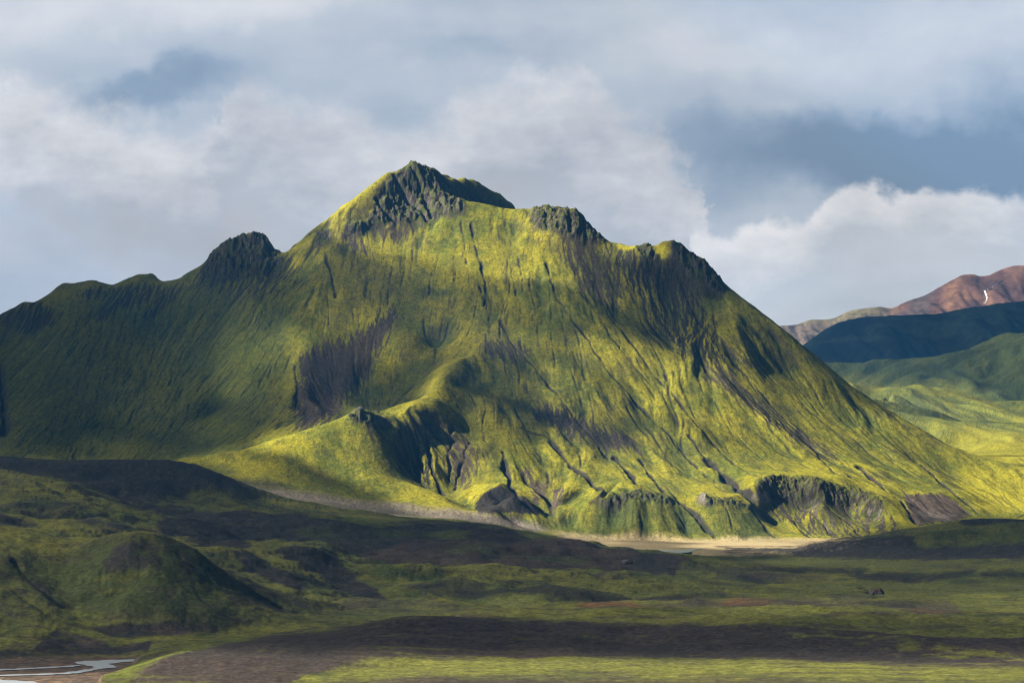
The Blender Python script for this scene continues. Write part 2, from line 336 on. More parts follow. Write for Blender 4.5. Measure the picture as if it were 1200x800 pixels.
# hummocks
Z += (1 - mount) * (fbm(Xg / 60, Yg / 90, 5, 301, .52) * (3.6 * sstep(.02, .12, gm) + .9) + fbm(Xg / 14, Yg / 18, 3, 305) * .45)
Z += (1 - mount) * (fbm(Xg / 4.2, Yg / 6, 3, 307, .6) * (.18 + .3 * sstep(1000, 1500, Yg)))
Z += mount * (fbm(Xg / 34, Yg / 34, 4, 309, .55) * 1.7 + fbm(Xg / 6, Yg / 6, 3, 311, .7) * .4)

md = fbm(Xg / 150 + 1.7, Yg / 190, 4, 331, .5)
mounds = np.abs(md) * 26 + np.abs(fbm(Xg / 62, Yg / 80, 3, 337)) * 9 - 8
mm = (1 - mount) * sstep(1080, 1300, Yg) * sstep(2750, 2300, Yg) * (.35 + .65 * sstep(900, 700, px0)) * sstep(.0, .3, 1 - np.abs(px0 - 1020) / 300 * 0 )
Z += mounds * mm * .62
Z += (1 - mount) * sstep(830, 930, Yg) * sstep(1180, 1080, Yg) * sstep(330, 480, px0) * (fbm(Xg / 95, Yg / 60, 4, 341) * 6 + np.abs(fbm(Xg / 40, Yg / 30, 3, 343)) * -2.5)
# ---- incised gullies traced down the fall line
Gd = np.zeros((NV, NU), f32)
def idx(X, Y):
    return np.interp(math.log(Y), lv, np.arange(NV)), (X / Y + UM) / (2 * UM) * (NU - 1)
def stamp(X, Y, w, d):
    i, j = idx(X, Y)
    i0 = int(i); j0 = int(j)
    if i0 < 5 or j0 < 5 or i0 > NV - 6 or j0 > NU - 6: return
    hy = Yg[i0 + 1, j0] - Yg[i0, j0]; hx = Yg[i0, j0] * 2 * UM / (NU - 1)
    ri = int(min(14, math.ceil(2.2 * w / hy))); rj = int(min(14, math.ceil(2.2 * w / hx)))
    a, b = max(0, i0 - ri), i0 + ri + 2; c, e = max(0, j0 - rj), j0 + rj + 2
    dd = ((Xg[a:b, c:e] - X) ** 2 + (Yg[a:b, c:e] - Y) ** 2) / (w * w)
    np.maximum(Gd[a:b, c:e], d * np.exp(-dd), out=Gd[a:b, c:e])
Zs = blur(Zb + .5 * E * Emask, 3); sgx, sgy = grad(Zs)
def trace(X, Y, length, w, d, jit=.25, step=2.2):
    ph = rng.uniform(0, 100); vx = vy = 0
    nst = int(length / step)
    for k in range(nst):
        i, j = idx(X, Y); i0, j0 = int(i), int(j)
        if not (3 < i0 < NV - 4 and 3 < j0 < NU - 4): return
        gx_, gy_ = -float(sgx[i0, j0]), -float(sgy[i0, j0]); g = math.hypot(gx_, gy_)
        if g < .12: return
        vx = .75 * vx + .25 * gx_ / g; vy = .75 * vy + .25 * gy_ / g
        a = jit * math.sin(ph + k * .11) + jit * .7 * math.sin(ph * 2 + k * .29)
        dx = vx - a * vy; dy = vy + a * vx; s = math.hypot(dx, dy) + 1e-6
        X += dx / s * step; Y += dy / s * step
        t = k / nst; env = min(1, t * 6) * min(1, (1 - t) * 4)
        stamp(X, Y, w * (.55 + .9 * t), d * env * max(0, min(1.2, .6 + .5 * math.sin(ph + k * .21) + .45 * math.sin(ph * 3 + k * .083))))
def unproj(px, py, Y0, Y1):
    j = int(round(((px - CX) / F + UM) / (2 * UM) * (NU - 1)))
    rows = np.where((Yg[:, 0] >= Y0) & (Yg[:, 0] <= Y1))[0]
    pyc = py0[rows, j]; hit = np.where(pyc <= py)[0]
    r = rows[hit[0]] if len(hit) else rows[-1]
    return float(Xg[r, j]), float(Yg[r, j])
def GUL(pts, w, d, Y0=3215, Y1=4400):
    q = [unproj(px, py, Y0, Y1) for px, py in pts]
    for (a, b) in zip(q[:-1], q[1:]):
        m = max(2, int(math.hypot(b[0] - a[0], b[1] - a[1]) / 2.2))
        for k in range(m):
            t = k / m; X = a[0] + (b[0] - a[0]) * t; Y = a[1] + (b[1] - a[1]) * t
            o = 2.6 * float(vnoise(np.array([X / 24]), np.array([Y / 24]), 400)[0]) + 1.2 * float(vnoise(np.array([X / 8]), np.array([Y / 8]), 401)[0])
            stamp(X + o, Y, w * (.8 + .35 * math.sin(Y * .07)), d * max(.3, min(1.15, .85 + .45 * math.sin(Y * .13 + X * .05) + .3 * math.sin(Y * .041))))
# named gullies seen on the face
for pts, w, d in [([(551,262),(558,290),(566,320),(570,345),(566,360)],4,4.5),([(540,262),(545,290),(548,310)],3,2.5),([(562,335),(569,355),(574,375)],3.5,3.5),
    ([(586,375),(598,402),(620,425),(640,450),(665,480),(700,520),(712,535)],4,3.5),([(640,312),(652,350),(670,375),(690,400),(715,440),(745,470),(790,515),(830,560)],4,3.5),
    ([(606,295),(612,330),(612,345)],3,2.5),([(600,325),(605,350)],3,2.5),([(720,375),(760,430),(800,480),(850,535),(905,585)],4,3.5),([(688,350),(720,400),(760,450)],3,2.5),
    ([(832,382),(860,425),(900,470),(950,520),(985,560)],4,3.5),([(860,400),(910,450),(960,490),(1005,530)],3,2.5),([(790,310),(800,340),(815,370),(835,395)],5,4),
    ([(645,520),(668,548),(690,563),(705,575)],7,7),([(590,530),(593,552),(602,575),(622,590),(638,602)],7,9),([(720,535),(740,556),(746,572)],7,8),
    ([(612,500),(640,515),(660,535)],4,3),([(751,540),(765,560),(778,578),(790,592)],5,5),([(808,515),(840,550),(868,572)],4,4),
    ([(829,540),(845,556),(866,573),(882,588)],11,10),([(795,588),(812,600),(826,615),(838,629)],6,7),([(1006,550),(1030,567),(1052,588),(1078,615)],7,9),([(960,540),(985,552),(1010,570)],4,3),
    ([(1080,546),(1097,562),(1124,584),(1146,602)],7,8),([(905,590),(930,610),(950,630)],5,4),([(870,590),(890,610),(910,630)],5,4),([(932,590),(965,615),(985,630)],4,4),
    ([(965,590),(995,612),(1015,630)],4,4),([(380,300),(390,330),(392,350)],4,4),([(505,320),(503,345),(500,355)],3,3),([(345,430),(350,460),(352,480)],4,4),([(300,310),(305,330)],3,3),
    ([(463,208),(468,222),(482,240),(496,252),(500,262)],9,15),([(481,200),(490,215),(498,230),(506,258)],9,15),([(442,235),(446,246),(464,262)],10,17),([(452,222),(458,240),(468,256)],5,7),([(505,215),(515,235),(520,250)],5,8),([(520,228),(527,250)],4,6),
    ([(268,290),(275,308),(282,325)],4,5),([(285,285),(292,305),(296,320)],4,5),([(302,285),(308,303)],3,4),([(0,430),(4,470),(5,510)],9,11),
    ([(498,500),(502,530),(508,558),(520,580)],6,6),([(480,505),(488,535),(498,560)],4,5),([(530,500),(527,530),(528,565)],4,4),([(550,520),(540,548),(532,575)],4,4)]:
    GUL(pts, w * .62, d * (.9 if w < 6 else 1.1))
# many small ones
for k in range(430):
    px = rng.uniform(-180, 1180); t = rng.beta(1.2, 1.3)
    top = np.interp(px, [-200,0,108,296,334,482,606,692,796,920,1000,1110,1200], [425,371,331,285,300,210,250,270,292,392,456,524,550]) + 12
    bot = np.interp(px, [-200,200,290,425,500,600,900,1060,1200], [530,535,515,478,570,605,615,600,595])
    py = top + (bot - top) * t
    X, Y = unproj(px, py, 3230, 4400)
    right = px > 560
    trace(X, Y, rng.uniform(90, 420) * (1 - .5 * t) , rng.uniform(1.2, 1.9), rng.uniform(.9, 2.6) * (1.0 if right else .8), .07)
for k in range(90):
    X, Y = unproj(rng.uniform(-200, 1380), rng.uniform(500, 640), 600, 2900)
    trace(X, Y, rng.uniform(30, 120), rng.uniform(1.6, 2.6), rng.uniform(.5, 1.2), .2)
for pts, w, d, a, b in [([(1012,683),(1020,692),(1030,702)],7,7,1200,1700),([(1000,686),(1020,690),(1050,688)],6,4,1200,1700),([(20,660),(45,690),(85,712)],5,4,900,1200),([(100,640),(120,680),(135,712)],4,2.5,900,1200),
      ([(205,650),(225,680),(240,705)],3,2,900,1200),([(160,640),(165,680)],3,2,900,1200)]:
    GUL(pts, w * .7, d * .35, a, b)
Z = Z - Gd
print('gullies', round(time.time() - T0, 1))
# stream bed and wash plain
bed = REG([[(-250,771),(60,769),(165,768),(150,778),(120,790),(105,830),(-250,830)]], 600, 925, 1, 1.0)
bed = np.maximum(bed, ((Yg < 760) & (px0 < 60)) * 1.0)
Z = Z * (1 - bed) + bed * (-12.25 + .12 * vnoise(Xg / 6, Yg / 9, 501))
wash = sstep(2330, 2420, Yg) * sstep(3190, 3150, Yg) * sstep(690, 715, px0) * sstep(950, 925, px0)
Z = Z * (1 - wash) + wash * (-.15 + .3 * vnoise(Xg / 60, Yg / 60, 503))
Z = Z.astype(np.float64)

# ------------------------------------------------------------------ ground colour (albedo, some shade and sunlight painted in)
gx, gy = grad(Z); slope = np.sqrt(gx * gx + gy * gy)
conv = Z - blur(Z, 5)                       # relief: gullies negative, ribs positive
n1 = fbm(Xg / 190, Yg / 190, 5, 701); n2 = fbm(Xg / 40, Yg / 40, 5, 705, .6); n3 = fbm(Xg / 9, Yg / 9, 4, 709, .6); n4 = fbm(Xg / 3, Yg / 3, 3, 713, .6)
def col(r, g, b): return np.array([r, g, b], f32)
def mix(c, d, m):
    return c + (d - c) * np.clip(m, 0, 1)[..., None].astype(f32)
YEL = col(.330, .295, .020); GRN = col(.130, .150, .020); DKG = col(.036, .056, .016); OLV = col(.13, .125, .028)
SOIL = col(.060, .048, .038); DSOIL = col(.030, .027, .025); PURP = col(.080, .060, .050); ROCK = col(.036, .031, .028); LROCK = col(.20, .17, .14)
TAN = col(.46, .36, .20); RED = col(.16, .060, .035); GREY = col(.22, .185, .16)
col0 = np.broadcast_to(GRN, Z.shape + (3,)).copy()
col0 = mix(col0, YEL, sstep(-.28, .30, n1 * .5 + n2 * .5 + n3 * .35 + .06))
col0 = mix(col0, OLV, .7 * sstep(.05, .5, fbm(Xg / 75, Yg / 75, 4, 721)))
ter = fbm(Xg / 16.0, Zb / 1.7 + 1.2 * wn3, 3, 751, .6)
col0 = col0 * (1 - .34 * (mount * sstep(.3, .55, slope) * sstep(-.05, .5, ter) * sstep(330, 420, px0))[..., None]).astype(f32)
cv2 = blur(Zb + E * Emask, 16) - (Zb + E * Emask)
col0 = mix(col0, col(.070,.095,.020), mount * sstep(.3, 2.6, cv2 + 1.5 * n2) * .5)  # darker green where the face is concave
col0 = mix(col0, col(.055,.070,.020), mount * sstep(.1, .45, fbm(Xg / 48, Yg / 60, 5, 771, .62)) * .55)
# fine streaks of bare soil along the fall line, on steep ground
col0 = mix(col0, SOIL, mount * sstep(.12, .6, fal + .5 * n2 + .5 * n1 - .15) * sstep(.3, .7, slope) * (.25 + .4 * sstep(330, 450, px0)))
col0 = mix(col0, DKG, sstep(-.05, .4, n3 + .5 * n4 - .15) * .55 * (mount * .6 + .4))
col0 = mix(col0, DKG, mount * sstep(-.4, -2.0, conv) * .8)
col0 = mix(col0, SOIL, mount * sstep(.95, 1.5, slope) * .8)
col0 = mix(col0, DSOIL, np.clip(Gd / 2.2, 0, 1) * .9)

def LAY(color, polys, Y0, Y1, amt=1.0, soft=3, warp=6, streak=0.0, fine=.35):
    s_, m = SUB(polys, Y0, Y1, soft, warp); m = m * amt
    if streak: m = sstep(.25, .75, m + streak * (np.where(Yg[s_] > 3150, fal[s_] + .4 * n3[s_], n2[s_] + .9 * n3[s_])) * (m > .01) * (4 * m * (1.05 - m) + .25))
    m = m * (1 - fine * sstep(.0, .6, n3[s_]))
    col0[s_] = mix(col0[s_], color, m)
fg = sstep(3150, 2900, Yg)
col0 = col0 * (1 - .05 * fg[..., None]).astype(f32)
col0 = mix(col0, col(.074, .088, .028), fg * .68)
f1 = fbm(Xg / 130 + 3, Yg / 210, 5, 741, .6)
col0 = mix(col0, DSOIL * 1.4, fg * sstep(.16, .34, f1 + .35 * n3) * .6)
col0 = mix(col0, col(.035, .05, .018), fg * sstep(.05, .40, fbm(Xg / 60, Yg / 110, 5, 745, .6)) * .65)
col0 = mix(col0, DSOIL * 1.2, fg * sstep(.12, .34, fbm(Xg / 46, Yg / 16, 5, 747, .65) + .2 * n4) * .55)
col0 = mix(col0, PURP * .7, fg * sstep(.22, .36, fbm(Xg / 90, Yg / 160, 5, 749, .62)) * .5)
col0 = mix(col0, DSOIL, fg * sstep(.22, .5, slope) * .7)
# left flank is greener; dark streaks paint in gully shading hidden by cloud shade
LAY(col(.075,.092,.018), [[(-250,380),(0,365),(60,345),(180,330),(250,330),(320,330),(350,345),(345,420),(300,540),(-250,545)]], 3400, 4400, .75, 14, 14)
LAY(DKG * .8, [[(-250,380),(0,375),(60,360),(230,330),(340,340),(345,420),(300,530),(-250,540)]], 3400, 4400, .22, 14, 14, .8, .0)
LAY(DSOIL * 1.2, [[(-20,365),(28,352),(44,352),(62,362),(66,380),(40,392),(0,385)],[(85,345),(112,338),(150,334),(182,334),(196,340),(170,356),(140,362),(118,380),(108,372),(125,352),(96,352)],[(195,335),(215,330),(205,350),(175,375),(165,372)],[(-30,425),(6,430),(8,470),(12,505),(-30,520)]], 3400, 4300, .75, 3, 6, .9, .2)
LAY(DSOIL * 1.4, [[(230,318),(340,305),(350,315),(330,345),(300,350),(270,345),(235,335)]], 3400, 4300, .6, 8, 10, 1.2, .3)
# mountain: scree and bare ground
LAY(SOIL, [[(352,428),(372,398),(400,405),(425,385),(470,355),(468,375),(440,415),(424,448),(402,470),(400,486),(348,506),(345,470)]], 3480, 4000, 1, 7, 9, .7, .2)
LAY(PURP, [[(350,470),(400,440),(402,486),(348,506)]], 3480, 4000, .6, 5, 6, .7, .2)
LAY(DSOIL, [[(700,280),(745,295),(775,300),(800,330),(822,355),(836,398),(880,436),(860,440),(800,420),(762,385),(735,340)]], 3600, 4300, .72, 8, 10, 1.1, .2)  # dark scree, its tone also painting in the shoulder's shadow
LAY(YEL * 1.15, [[(762,291),(782,283),(800,287),(792,297),(777,302),(766,298)],[(722,286),(742,290),(748,296),(730,294)]], 3900, 4300, 1, 1, 2, 0, .1)  # brighter yellow paints sunlight onto the shoulder tip
LAY(SOIL, [[(800,410),(850,430),(920,490),(990,540),(960,540),(880,485)]], 3500, 4100, .75, 5, 8, .9)
LAY(SOIL, [[(655,275),(700,285),(735,330),(720,365),(690,350),(668,310)]], 3600, 4300, .8, 9, 12, .9)
LAY(SOIL, [[(560,400),(600,398),(625,408),(610,425),(575,420)]], 3500, 4000, .8, 4, 6, .6)
LAY(SOIL, [[(618,472),(660,482),(700,500),(742,512),(760,530),(715,528),(660,508),(625,492)]], 3300, 4000, .95, 5, 9, .9)
LAY(PURP, [[(520,500),(552,515),(560,550),(545,575),(525,560)]], 3300, 3700, .8, 5, 6, .9)
LAY(DSOIL, [[(464,510),(482,500),(500,520),(510,560),(520,580),(490,566),(466,552)]], 3330, 3700, .5, 3, 5, 1.3, .4)  # left wall of the hollow, its shade painted in as dark ground
LAY(DSOIL, [[(556,588),(572,574),(588,568),(604,580),(640,600),(630,606),(600,602),(560,604)]], 3150, 3420, 1, 2, 2, .3, .1)
LAY(PURP, [[(618,560),(640,565),(640,590),(625,592)],[(648,575),(665,572),(655,600),(645,604)],[(605,552),(625,545),(622,565)]], 3200, 3500, .85, 2, 4, .8)
LAY(DKG, [[(702,586),(745,580),(795,588),(838,630),(690,630)],[(824,590),(884,594),(905,632),(838,630)]], 3200, 3330, .62, 4, 5)
LAY(SOIL, [[(888,572),(905,562),(1030,586),(1055,626),(970,630),(900,605)]], 3200, 3450, .55, 4, 7, 1.3, .5)
LAY(LROCK*.7, [[(940,585),(960,590),(975,600),(985,625),(960,610)],[(1000,590),(1030,590),(1040,610),(1015,615)],[(880,575),(898,578),(900,592),(888,590)]], 3200, 3450, .3, 3, 6, 1.5, .6)
LAY(PURP, [[(1058,580),(1102,577),(1142,604),(1118,612),(1072,614)]], 3200, 3560, .95, 2, 3, .5, .2)
LAY(GREY*.7, [[(1075,600),(1125,603),(1110,612),(1078,612)]], 3200, 3560, .7, 2, 3, .6, .3)
LAY(SOIL, [[(420,492),(460,492),(455,520),(430,515)]], 3300, 3500, .5, 5, 6, .6)
LAY(SOIL, [[(430,262),(500,262),(470,285),(440,278)],[(395,275),(420,275),(440,300),(420,300)]], 3600, 4300, .8, 4, 6, .8)
# rock, with lit relief painted as lighter flute ridges
rc = mix(mix(np.broadcast_to(ROCK, col0.shape).copy(), LROCK,   .38 * sstep(.05, .55, n3 + .5 * n4 + .5 * flute2 * sstep(-.4, .6, blk))), col(.07,.085,.022), sstep(-.1, .35, fbm(Xg / 12, Yg / 12, 3, 731) + .30 * sstep(1.6, .6, slope)) * .9)
rm = np.clip(Rk * 1.5 * sstep(.35, .8, slope + .3 * n3), 0, 1)
col0 = col0 + (rc - col0) * rm[..., None]
rm2 = np.clip(Cl * 1.4, 0, 1) * .75; rc = rc * .75
col0 = col0 + (rc - col0) * rm2[..., None]
LAY(LROCK, [[(816,583),(826,581),(828,592),(819,592)],[(880,578),(900,580),(905,590),(890,590)]], 3250, 3400, .8, 1, 2)
# far right: softer, more even green
far = sstep(4300, 4700, Yg)
col0 = mix(col0, col(.13,.155,.040), far * .55)
LAY(col(.05,.07,.03), [[(1040,462),(1080,468),(1095,482),(1090,498),(1070,492),(1050,478)]], 4600, 5700, .6, 5, 6)
LAY(col(.06,.075,.03), [[(985,470),(1040,458),(1110,470),(1150,480),(1200,500),(1150,498),(1100,490),(1060,500),(1010,480)]], 4600, 5700, .5, 8, 10, .6)
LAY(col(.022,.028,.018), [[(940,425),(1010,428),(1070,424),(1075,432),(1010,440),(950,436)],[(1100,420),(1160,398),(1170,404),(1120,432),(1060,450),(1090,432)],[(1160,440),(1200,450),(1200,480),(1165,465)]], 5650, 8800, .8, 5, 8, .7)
LAY(col(.045,.068,.022), [[(900,440),(1000,448),(1100,450),(1180,478),(1460,500),(1460,360),(900,400)]], 5650, 8800, .75, 6, 6, .0)
# valley: fan and wash
LAY(GREY, [[(280,569),(330,572),(400,583),(450,588),(500,595),(560,601),(610,610),(645,621),(620,626),(560,613),(500,607),(440,602),(380,594),(320,583)]], 2900, 3260, .95, 2, 3)
LAY(DSOIL*1.5, [[(265,560),(330,565),(350,570),(300,572),(268,566)]], 2900, 3260, .8, 2, 3)
LAY(TAN, [[(640,622),(700,627),(800,631),(1000,631),(1060,632),(960,645),(830,655),(760,655),(690,640)]], 2330, 3230, 1, 2, 3, 0, .15)
LAY(col(.30,.27,.10), [[(690,631),(960,634),(900,637),(760,634)]], 2400, 3200, .5, 2, 3)
LAY(col(.20,.16,.10), [[(700,636),(760,635),(800,637),(760,638)],[(860,634),(930,633),(990,634),(920,636)],[(650,627),(720,631),(700,633),(660,630)]], 2330, 3230, .8, 1, 3)
# foreground hills
LAY(DSOIL*1.15, [[(-250,525),(0,528),(200,532),(260,548),(310,590),(285,576),(240,575),(190,585),(160,592),(110,578),(70,560),(-20,548),(-250,545)]], 2200, 2900, .85, 4, 6, .6)
LAY(DSOIL*1.1, [[(150,585),(200,590),(260,597),(350,601),(430,613),(550,609),(640,622),(665,634),(560,640),(450,640),(410,648),(300,642),(245,632),(215,612)]], 1700, 2760, 1, 3, 5, .3)
LAY(GRN*.8, [[(380,600),(430,606),(450,615),(420,613)],[(505,624),(530,620),(555,630),(520,634)],[(600,618),(640,620),(655,632),(625,632)]], 2100, 2760, .7, 2, 3)
LAY(DSOIL*1.0, [[(180,610),(200,600),(230,608),(275,622),(300,640),(250,638),(190,622)],[(75,608),(110,612),(160,622),(145,626),(100,618)],[(-250,596),(0,597),(40,606),(50,612),(20,616),(-250,615)]], 1500, 2050, .95, 3, 4, .4)
LAY(PURP*.62, [[(405,644),(480,634),(600,629),(680,630),(730,642),(810,652),(815,658),(740,668),(690,662),(640,666),(560,657),(500,660),(420,656)]], 1680, 2160, 1, 3, 4, .35)
LAY(DSOIL, [[(725,652),(765,650),(800,656),(790,668),(765,670)],[(780,668),(797,658),(790,676)]], 1600, 2160, .9, 2, 3, .4)
LAY(DKG, [[(438,662),(460,652),(480,662),(462,676),(440,672)],[(470,664),(515,664),(528,684),(500,680),(470,668)]], 1400, 1680, .8, 3, 4)
LAY(DSOIL, [[(268,645),(300,648),(350,676),(370,690),(340,690),(300,668)],[(315,643),(370,644),(400,660),(430,680),(470,705),(440,700),(390,680),(340,655)]], 1000, 1700, .95, 2, 3, .5)
LAY(col(.050,.062,.018), [[(-250,640),(10,660),(60,650),(100,640),(150,632),(190,636),(230,660),(270,700),(300,722),(200,722),(120,715),(60,700),(20,680),(-250,700)]], 900, 1180, .95, 8, 9)
LAY(DSOIL, [[(130,650),(150,635),(185,640),(195,655),(160,665),(120,680)],[(205,652),(222,660),(235,680),(215,675)],[(25,665),(60,690),(75,710),(50,700)],[(150,645),(165,650),(135,690)]], 900, 1180, .7, 4, 6, .6)
LAY(DSOIL, [[(100,732),(180,731),(255,734),(258,742),(180,746),(130,748)],[(60,740),(95,744),(140,757),(110,762),(70,755)],[(-250,768),(40,764),(60,745),(80,756),(180,753),(175,764),(60,769),(-250,776)]], 890, 1020, .95, 2, 2, .3)
LAY(PURP*.8, [[(70,745),(100,745),(135,755),(100,758)],[(170,738),(215,738),(240,744),(190,746)]], 900, 1020, .8, 2, 3, .4)
LAY(DSOIL*.7, [[(445,680),(520,684),(528,690),(470,690)],[(530,689),(620,690),(760,696),(820,699),(800,704),(620,701),(540,696)],[(870,663),(960,664),(1020,666),(1010,671),(900,669)],[(990,672),(1040,668),(1095,672),(1080,680),(1010,681)],[(1150,670),(1260,672),(1260,678),(1150,675)],[(1095,672),(1150,664),(1140,672),(1080,682)]], 1350, 2200, .9, 1, 2)
LAY(DSOIL*1.25, [[(940,636),(1060,622),(1080,640),(1260,632),(1260,650),(1180,655),(1000,655),(870,644),(880,640)],[(1130,604),(1260,603),(1260,615),(1160,613),(1120,616)],[(830,638),(880,640),(920,648),(860,648)]], 2000, 2760, .95, 3, 5, .5)
LAY(RED, [[(672,712),(690,706),(740,706),(765,712),(740,716),(690,717)],[(835,706),(860,700),(905,704),(910,711),(850,713)],[(1060,712),(1100,714),(1115,719),(1080,720)]], 1090, 1300, .75, 2, 3)
LAY(PURP*.85, [[(740,712),(790,702),(820,696),(850,706),(940,702),(1010,710),(1000,716),(780,716)],[(1040,706),(1120,705),(1130,722),(1060,716)],[(860,672),(960,672),(980,678),(880,678)]], 1090, 1900, .75, 2, 3)
LAY(DSOIL*1.1, [[(1070,703),(1120,704),(1125,710),(1080,708)],[(800,700),(825,699),(830,708),(812,708)]], 1090, 1300, .8, 1, 2)
YB = col(.135,.14,.028)
LAY(YB, [[(420,722),(520,716),(700,714),(800,712),(950,712),(1050,717),(1100,724),(1260,735),(1260,748),(1100,742),(900,730),(750,728),(560,722),(440,727)]], 880, 1180, .8, 2, 3, .0, .5)
LAY(PURP*.75, [[(940,720),(1040,720),(1060,724),(960,725)],[(1060,729),(1140,730),(1130,734),(1070,733)]], 880, 1180, .8, 1, 2)
BR = PURP * .62
LAY(BR, [[(115,830),(150,800),(190,776),(250,756),(320,743),(380,738),(440,727),(520,721),(560,720),(680,727),(820,728),(900,731),(1010,738),(1100,742),(1260,748),(1260,786),(1060,780),(900,772),(700,770),(500,769),(420,774),(350,790),(320,830)]], 560, 1060, 1, 3, 4, .25, .15)
LAY(DSOIL, [[(640,762),(900,755),(1100,764),(1260,776),(1260,786),(1060,780),(900,772),(700,770)],[(300,760),(400,752),(420,765),(350,778)],[(180,762),(320,752),(300,762),(200,775)]], 560, 1000, .7, 5, 5)
LAY(YB*.8, [[(900,745),(1000,742),(1080,756),(1200,768),(1260,778),(1150,770),(1050,765)]], 780, 940, .55, 3, 5, 1.2)
LAY(YB, [[(400,776),(500,770),(700,772),(1000,776),(1260,784),(1260,796),(900,792),(700,786),(520,792),(380,800)]], 560, 860, .8, 2, 4, .0, .6)
LAY(BR, [[(350,800),(520,794),(700,796),(900,794),(1260,800),(1260,900),(350,900)]], 560, 820, .7, 3, 4)
LAY(GRN * .7, [[(115,800),(140,788),(170,772),(200,762),(262,746),(330,740),(300,746),(240,755),(190,775),(150,800),(140,830),(100,830)]], 560, 1000, .9, 2, 3)
st = sstep(1350, 1150, Yg) * (1 - bed)
col0 = mix(col0, BR, st * sstep(.06, .30, fbm(Xg / 60, Yg / 13, 5, 761, .65)) * .6)
col0 = mix(col0, YB * .8, st * sstep(.24, .42, fbm(Xg / 80, Yg / 11, 5, 765, .65)) * .6)
LAY(YEL, [[(1100,520),(1165,545),(1260,560),(1260,520),(1200,515),(1130,505)]], 4000, 5200, .5, 4, 6)
LAY(YEL, [[(1120,560),(1165,548),(1260,560),(1260,600),(1150,600)]], 3300, 4200, .6, 6, 6)
LAY(DSOIL*.8, [[(800,655),(830,660),(812,663)],[(870,672),(900,680),(890,682),(860,676)],[(560,675),(640,680),(600,683)],[(985,706),(1060,704),(1120,706),(1050,709)],[(300,712),(380,715),(330,717)],[(820,648),(900,650),(960,649),(900,653)]], 1050, 2400, .8, 1, 3)
LAY(col(.075,.095,.028), [[(430,622),(470,618),(520,622),(500,628),(450,628)],[(560,612),(610,616),(600,622),(565,618)],[(330,618),(380,622),(420,630),(370,630)],[(510,640),(560,642),(600,646),(540,648)],[(600,650),(680,650),(700,656),(630,656)]], 1650, 2760, .6, 2, 5)
LAY(col(.10,.115,.035), [[(820,656),(1000,654),(1140,660),(1100,666),(960,660),(860,660)],[(960,682),(1140,684),(1260,682),(1260,694),(1100,696),(1050,690),(940,690)],[(540,700),(760,703),(660,706),(560,706)],[(270,720),(420,722),(520,712),(440,728),(330,732)]], 1050, 2400, .7, 2, 3)
# gravel stream bed
GRAV = mix(np.broadcast_to(col(.10,.072,.055), col0.shape).copy(), col(.18,.12,.075), sstep(-.1, .5, n3))
col0 = col0 + (GRAV - col0) * np.clip(bed * 1.2, 0, 1)[..., None]
col0 = np.clip(col0 * (1 + (.55 - .25 * fg) * n4 + (.30 - .1 * fg) * n3)[..., None], .004, .7).astype(f32)
print('colour', round(time.time() - T0, 1))

# ------------------------------------------------------------------ scene helpers
scene = bpy.context.scene
coll = scene.collection
def props(o, kind=None, label=None, cat=None, group=None):
    if kind: o['kind'] = kind
    if label: o['label'] = label
    if cat: o['category'] = cat
    if group: o['group'] = group
def grid_mesh(name, X, Y, Zz, colors=None, extra=None):
    nv, nu = X.shape
    me = bpy.data.meshes.new(name)
    me.vertices.add(nv * nu)
    me.vertices.foreach_set('co', np.stack([X, Y, Zz], -1).astype(f32).ravel())
    i = np.arange((nv - 1) * (nu - 1)); r = i // (nu - 1); c = i % (nu - 1); a = r * nu + c
    q = np.stack([a, a + 1, a + nu + 1, a + nu], -1).astype(np.int32)
    return finish_mesh(me, q, colors, extra)
def finish_mesh(me, q, colors=None, extra=None):
    me.loops.add(q.size); me.loops.foreach_set('vertex_index', q.ravel())
    me.polygons.add(len(q))
    me.polygons.foreach_set('loop_start', np.arange(0, q.size, q.shape[1], dtype=np.int32))
    me.polygons.foreach_set('loop_total', np.full(len(q), q.shape[1], dtype=np.int32))
    me.polygons.foreach_set('use_smooth', np.ones(len(q), bool))
    if colors is not None:
        at = me.attributes.new('ground_colour', 'FLOAT_COLOR', 'POINT')
        cc = np.concatenate([colors.reshape(-1, 3), np.ones((colors.size // 3, 1), f32)], 1)
        at.data.foreach_set('color', cc.astype(f32).ravel())
    if extra is not None:
        at = me.attributes.new('cloud_cover', 'FLOAT', 'POINT'); at.data.foreach_set('value', extra.astype(f32).ravel())
    me.update(calc_edges=True)
    return me
def link(name, me, mat):
    o = bpy.data.objects.new(name, me); coll.objects.link(o)
    if mat: me.materials.append(mat)
    return o
class NT:
    def __init__(s, tree): s.t = tree; tree.nodes.clear()
    def n(s, typ, **kw):
        nd = s.t.nodes.new(typ)
        for k, v in kw.items():
            if k.startswith('i_'):
                kk = k[2:]; nd.inputs[int(kk) if kk.isdigit() else kk].default_value = v
            else: setattr(nd, k, v)
        return nd
    def l(s, a, b): s.t.links.new(a, b)
    def math(s, op, a, b=None, clamp=False):
        nd = s.t.nodes.new('ShaderNodeMath'); nd.operation = op; nd.use_clamp = clamp
        for k, v in enumerate((a, b)):
            if v is None: continue
            if isinstance(v, (int, float)): nd.inputs[k].default_value = v
            else: s.l(v, nd.inputs[k])
        return nd.outputs[0]

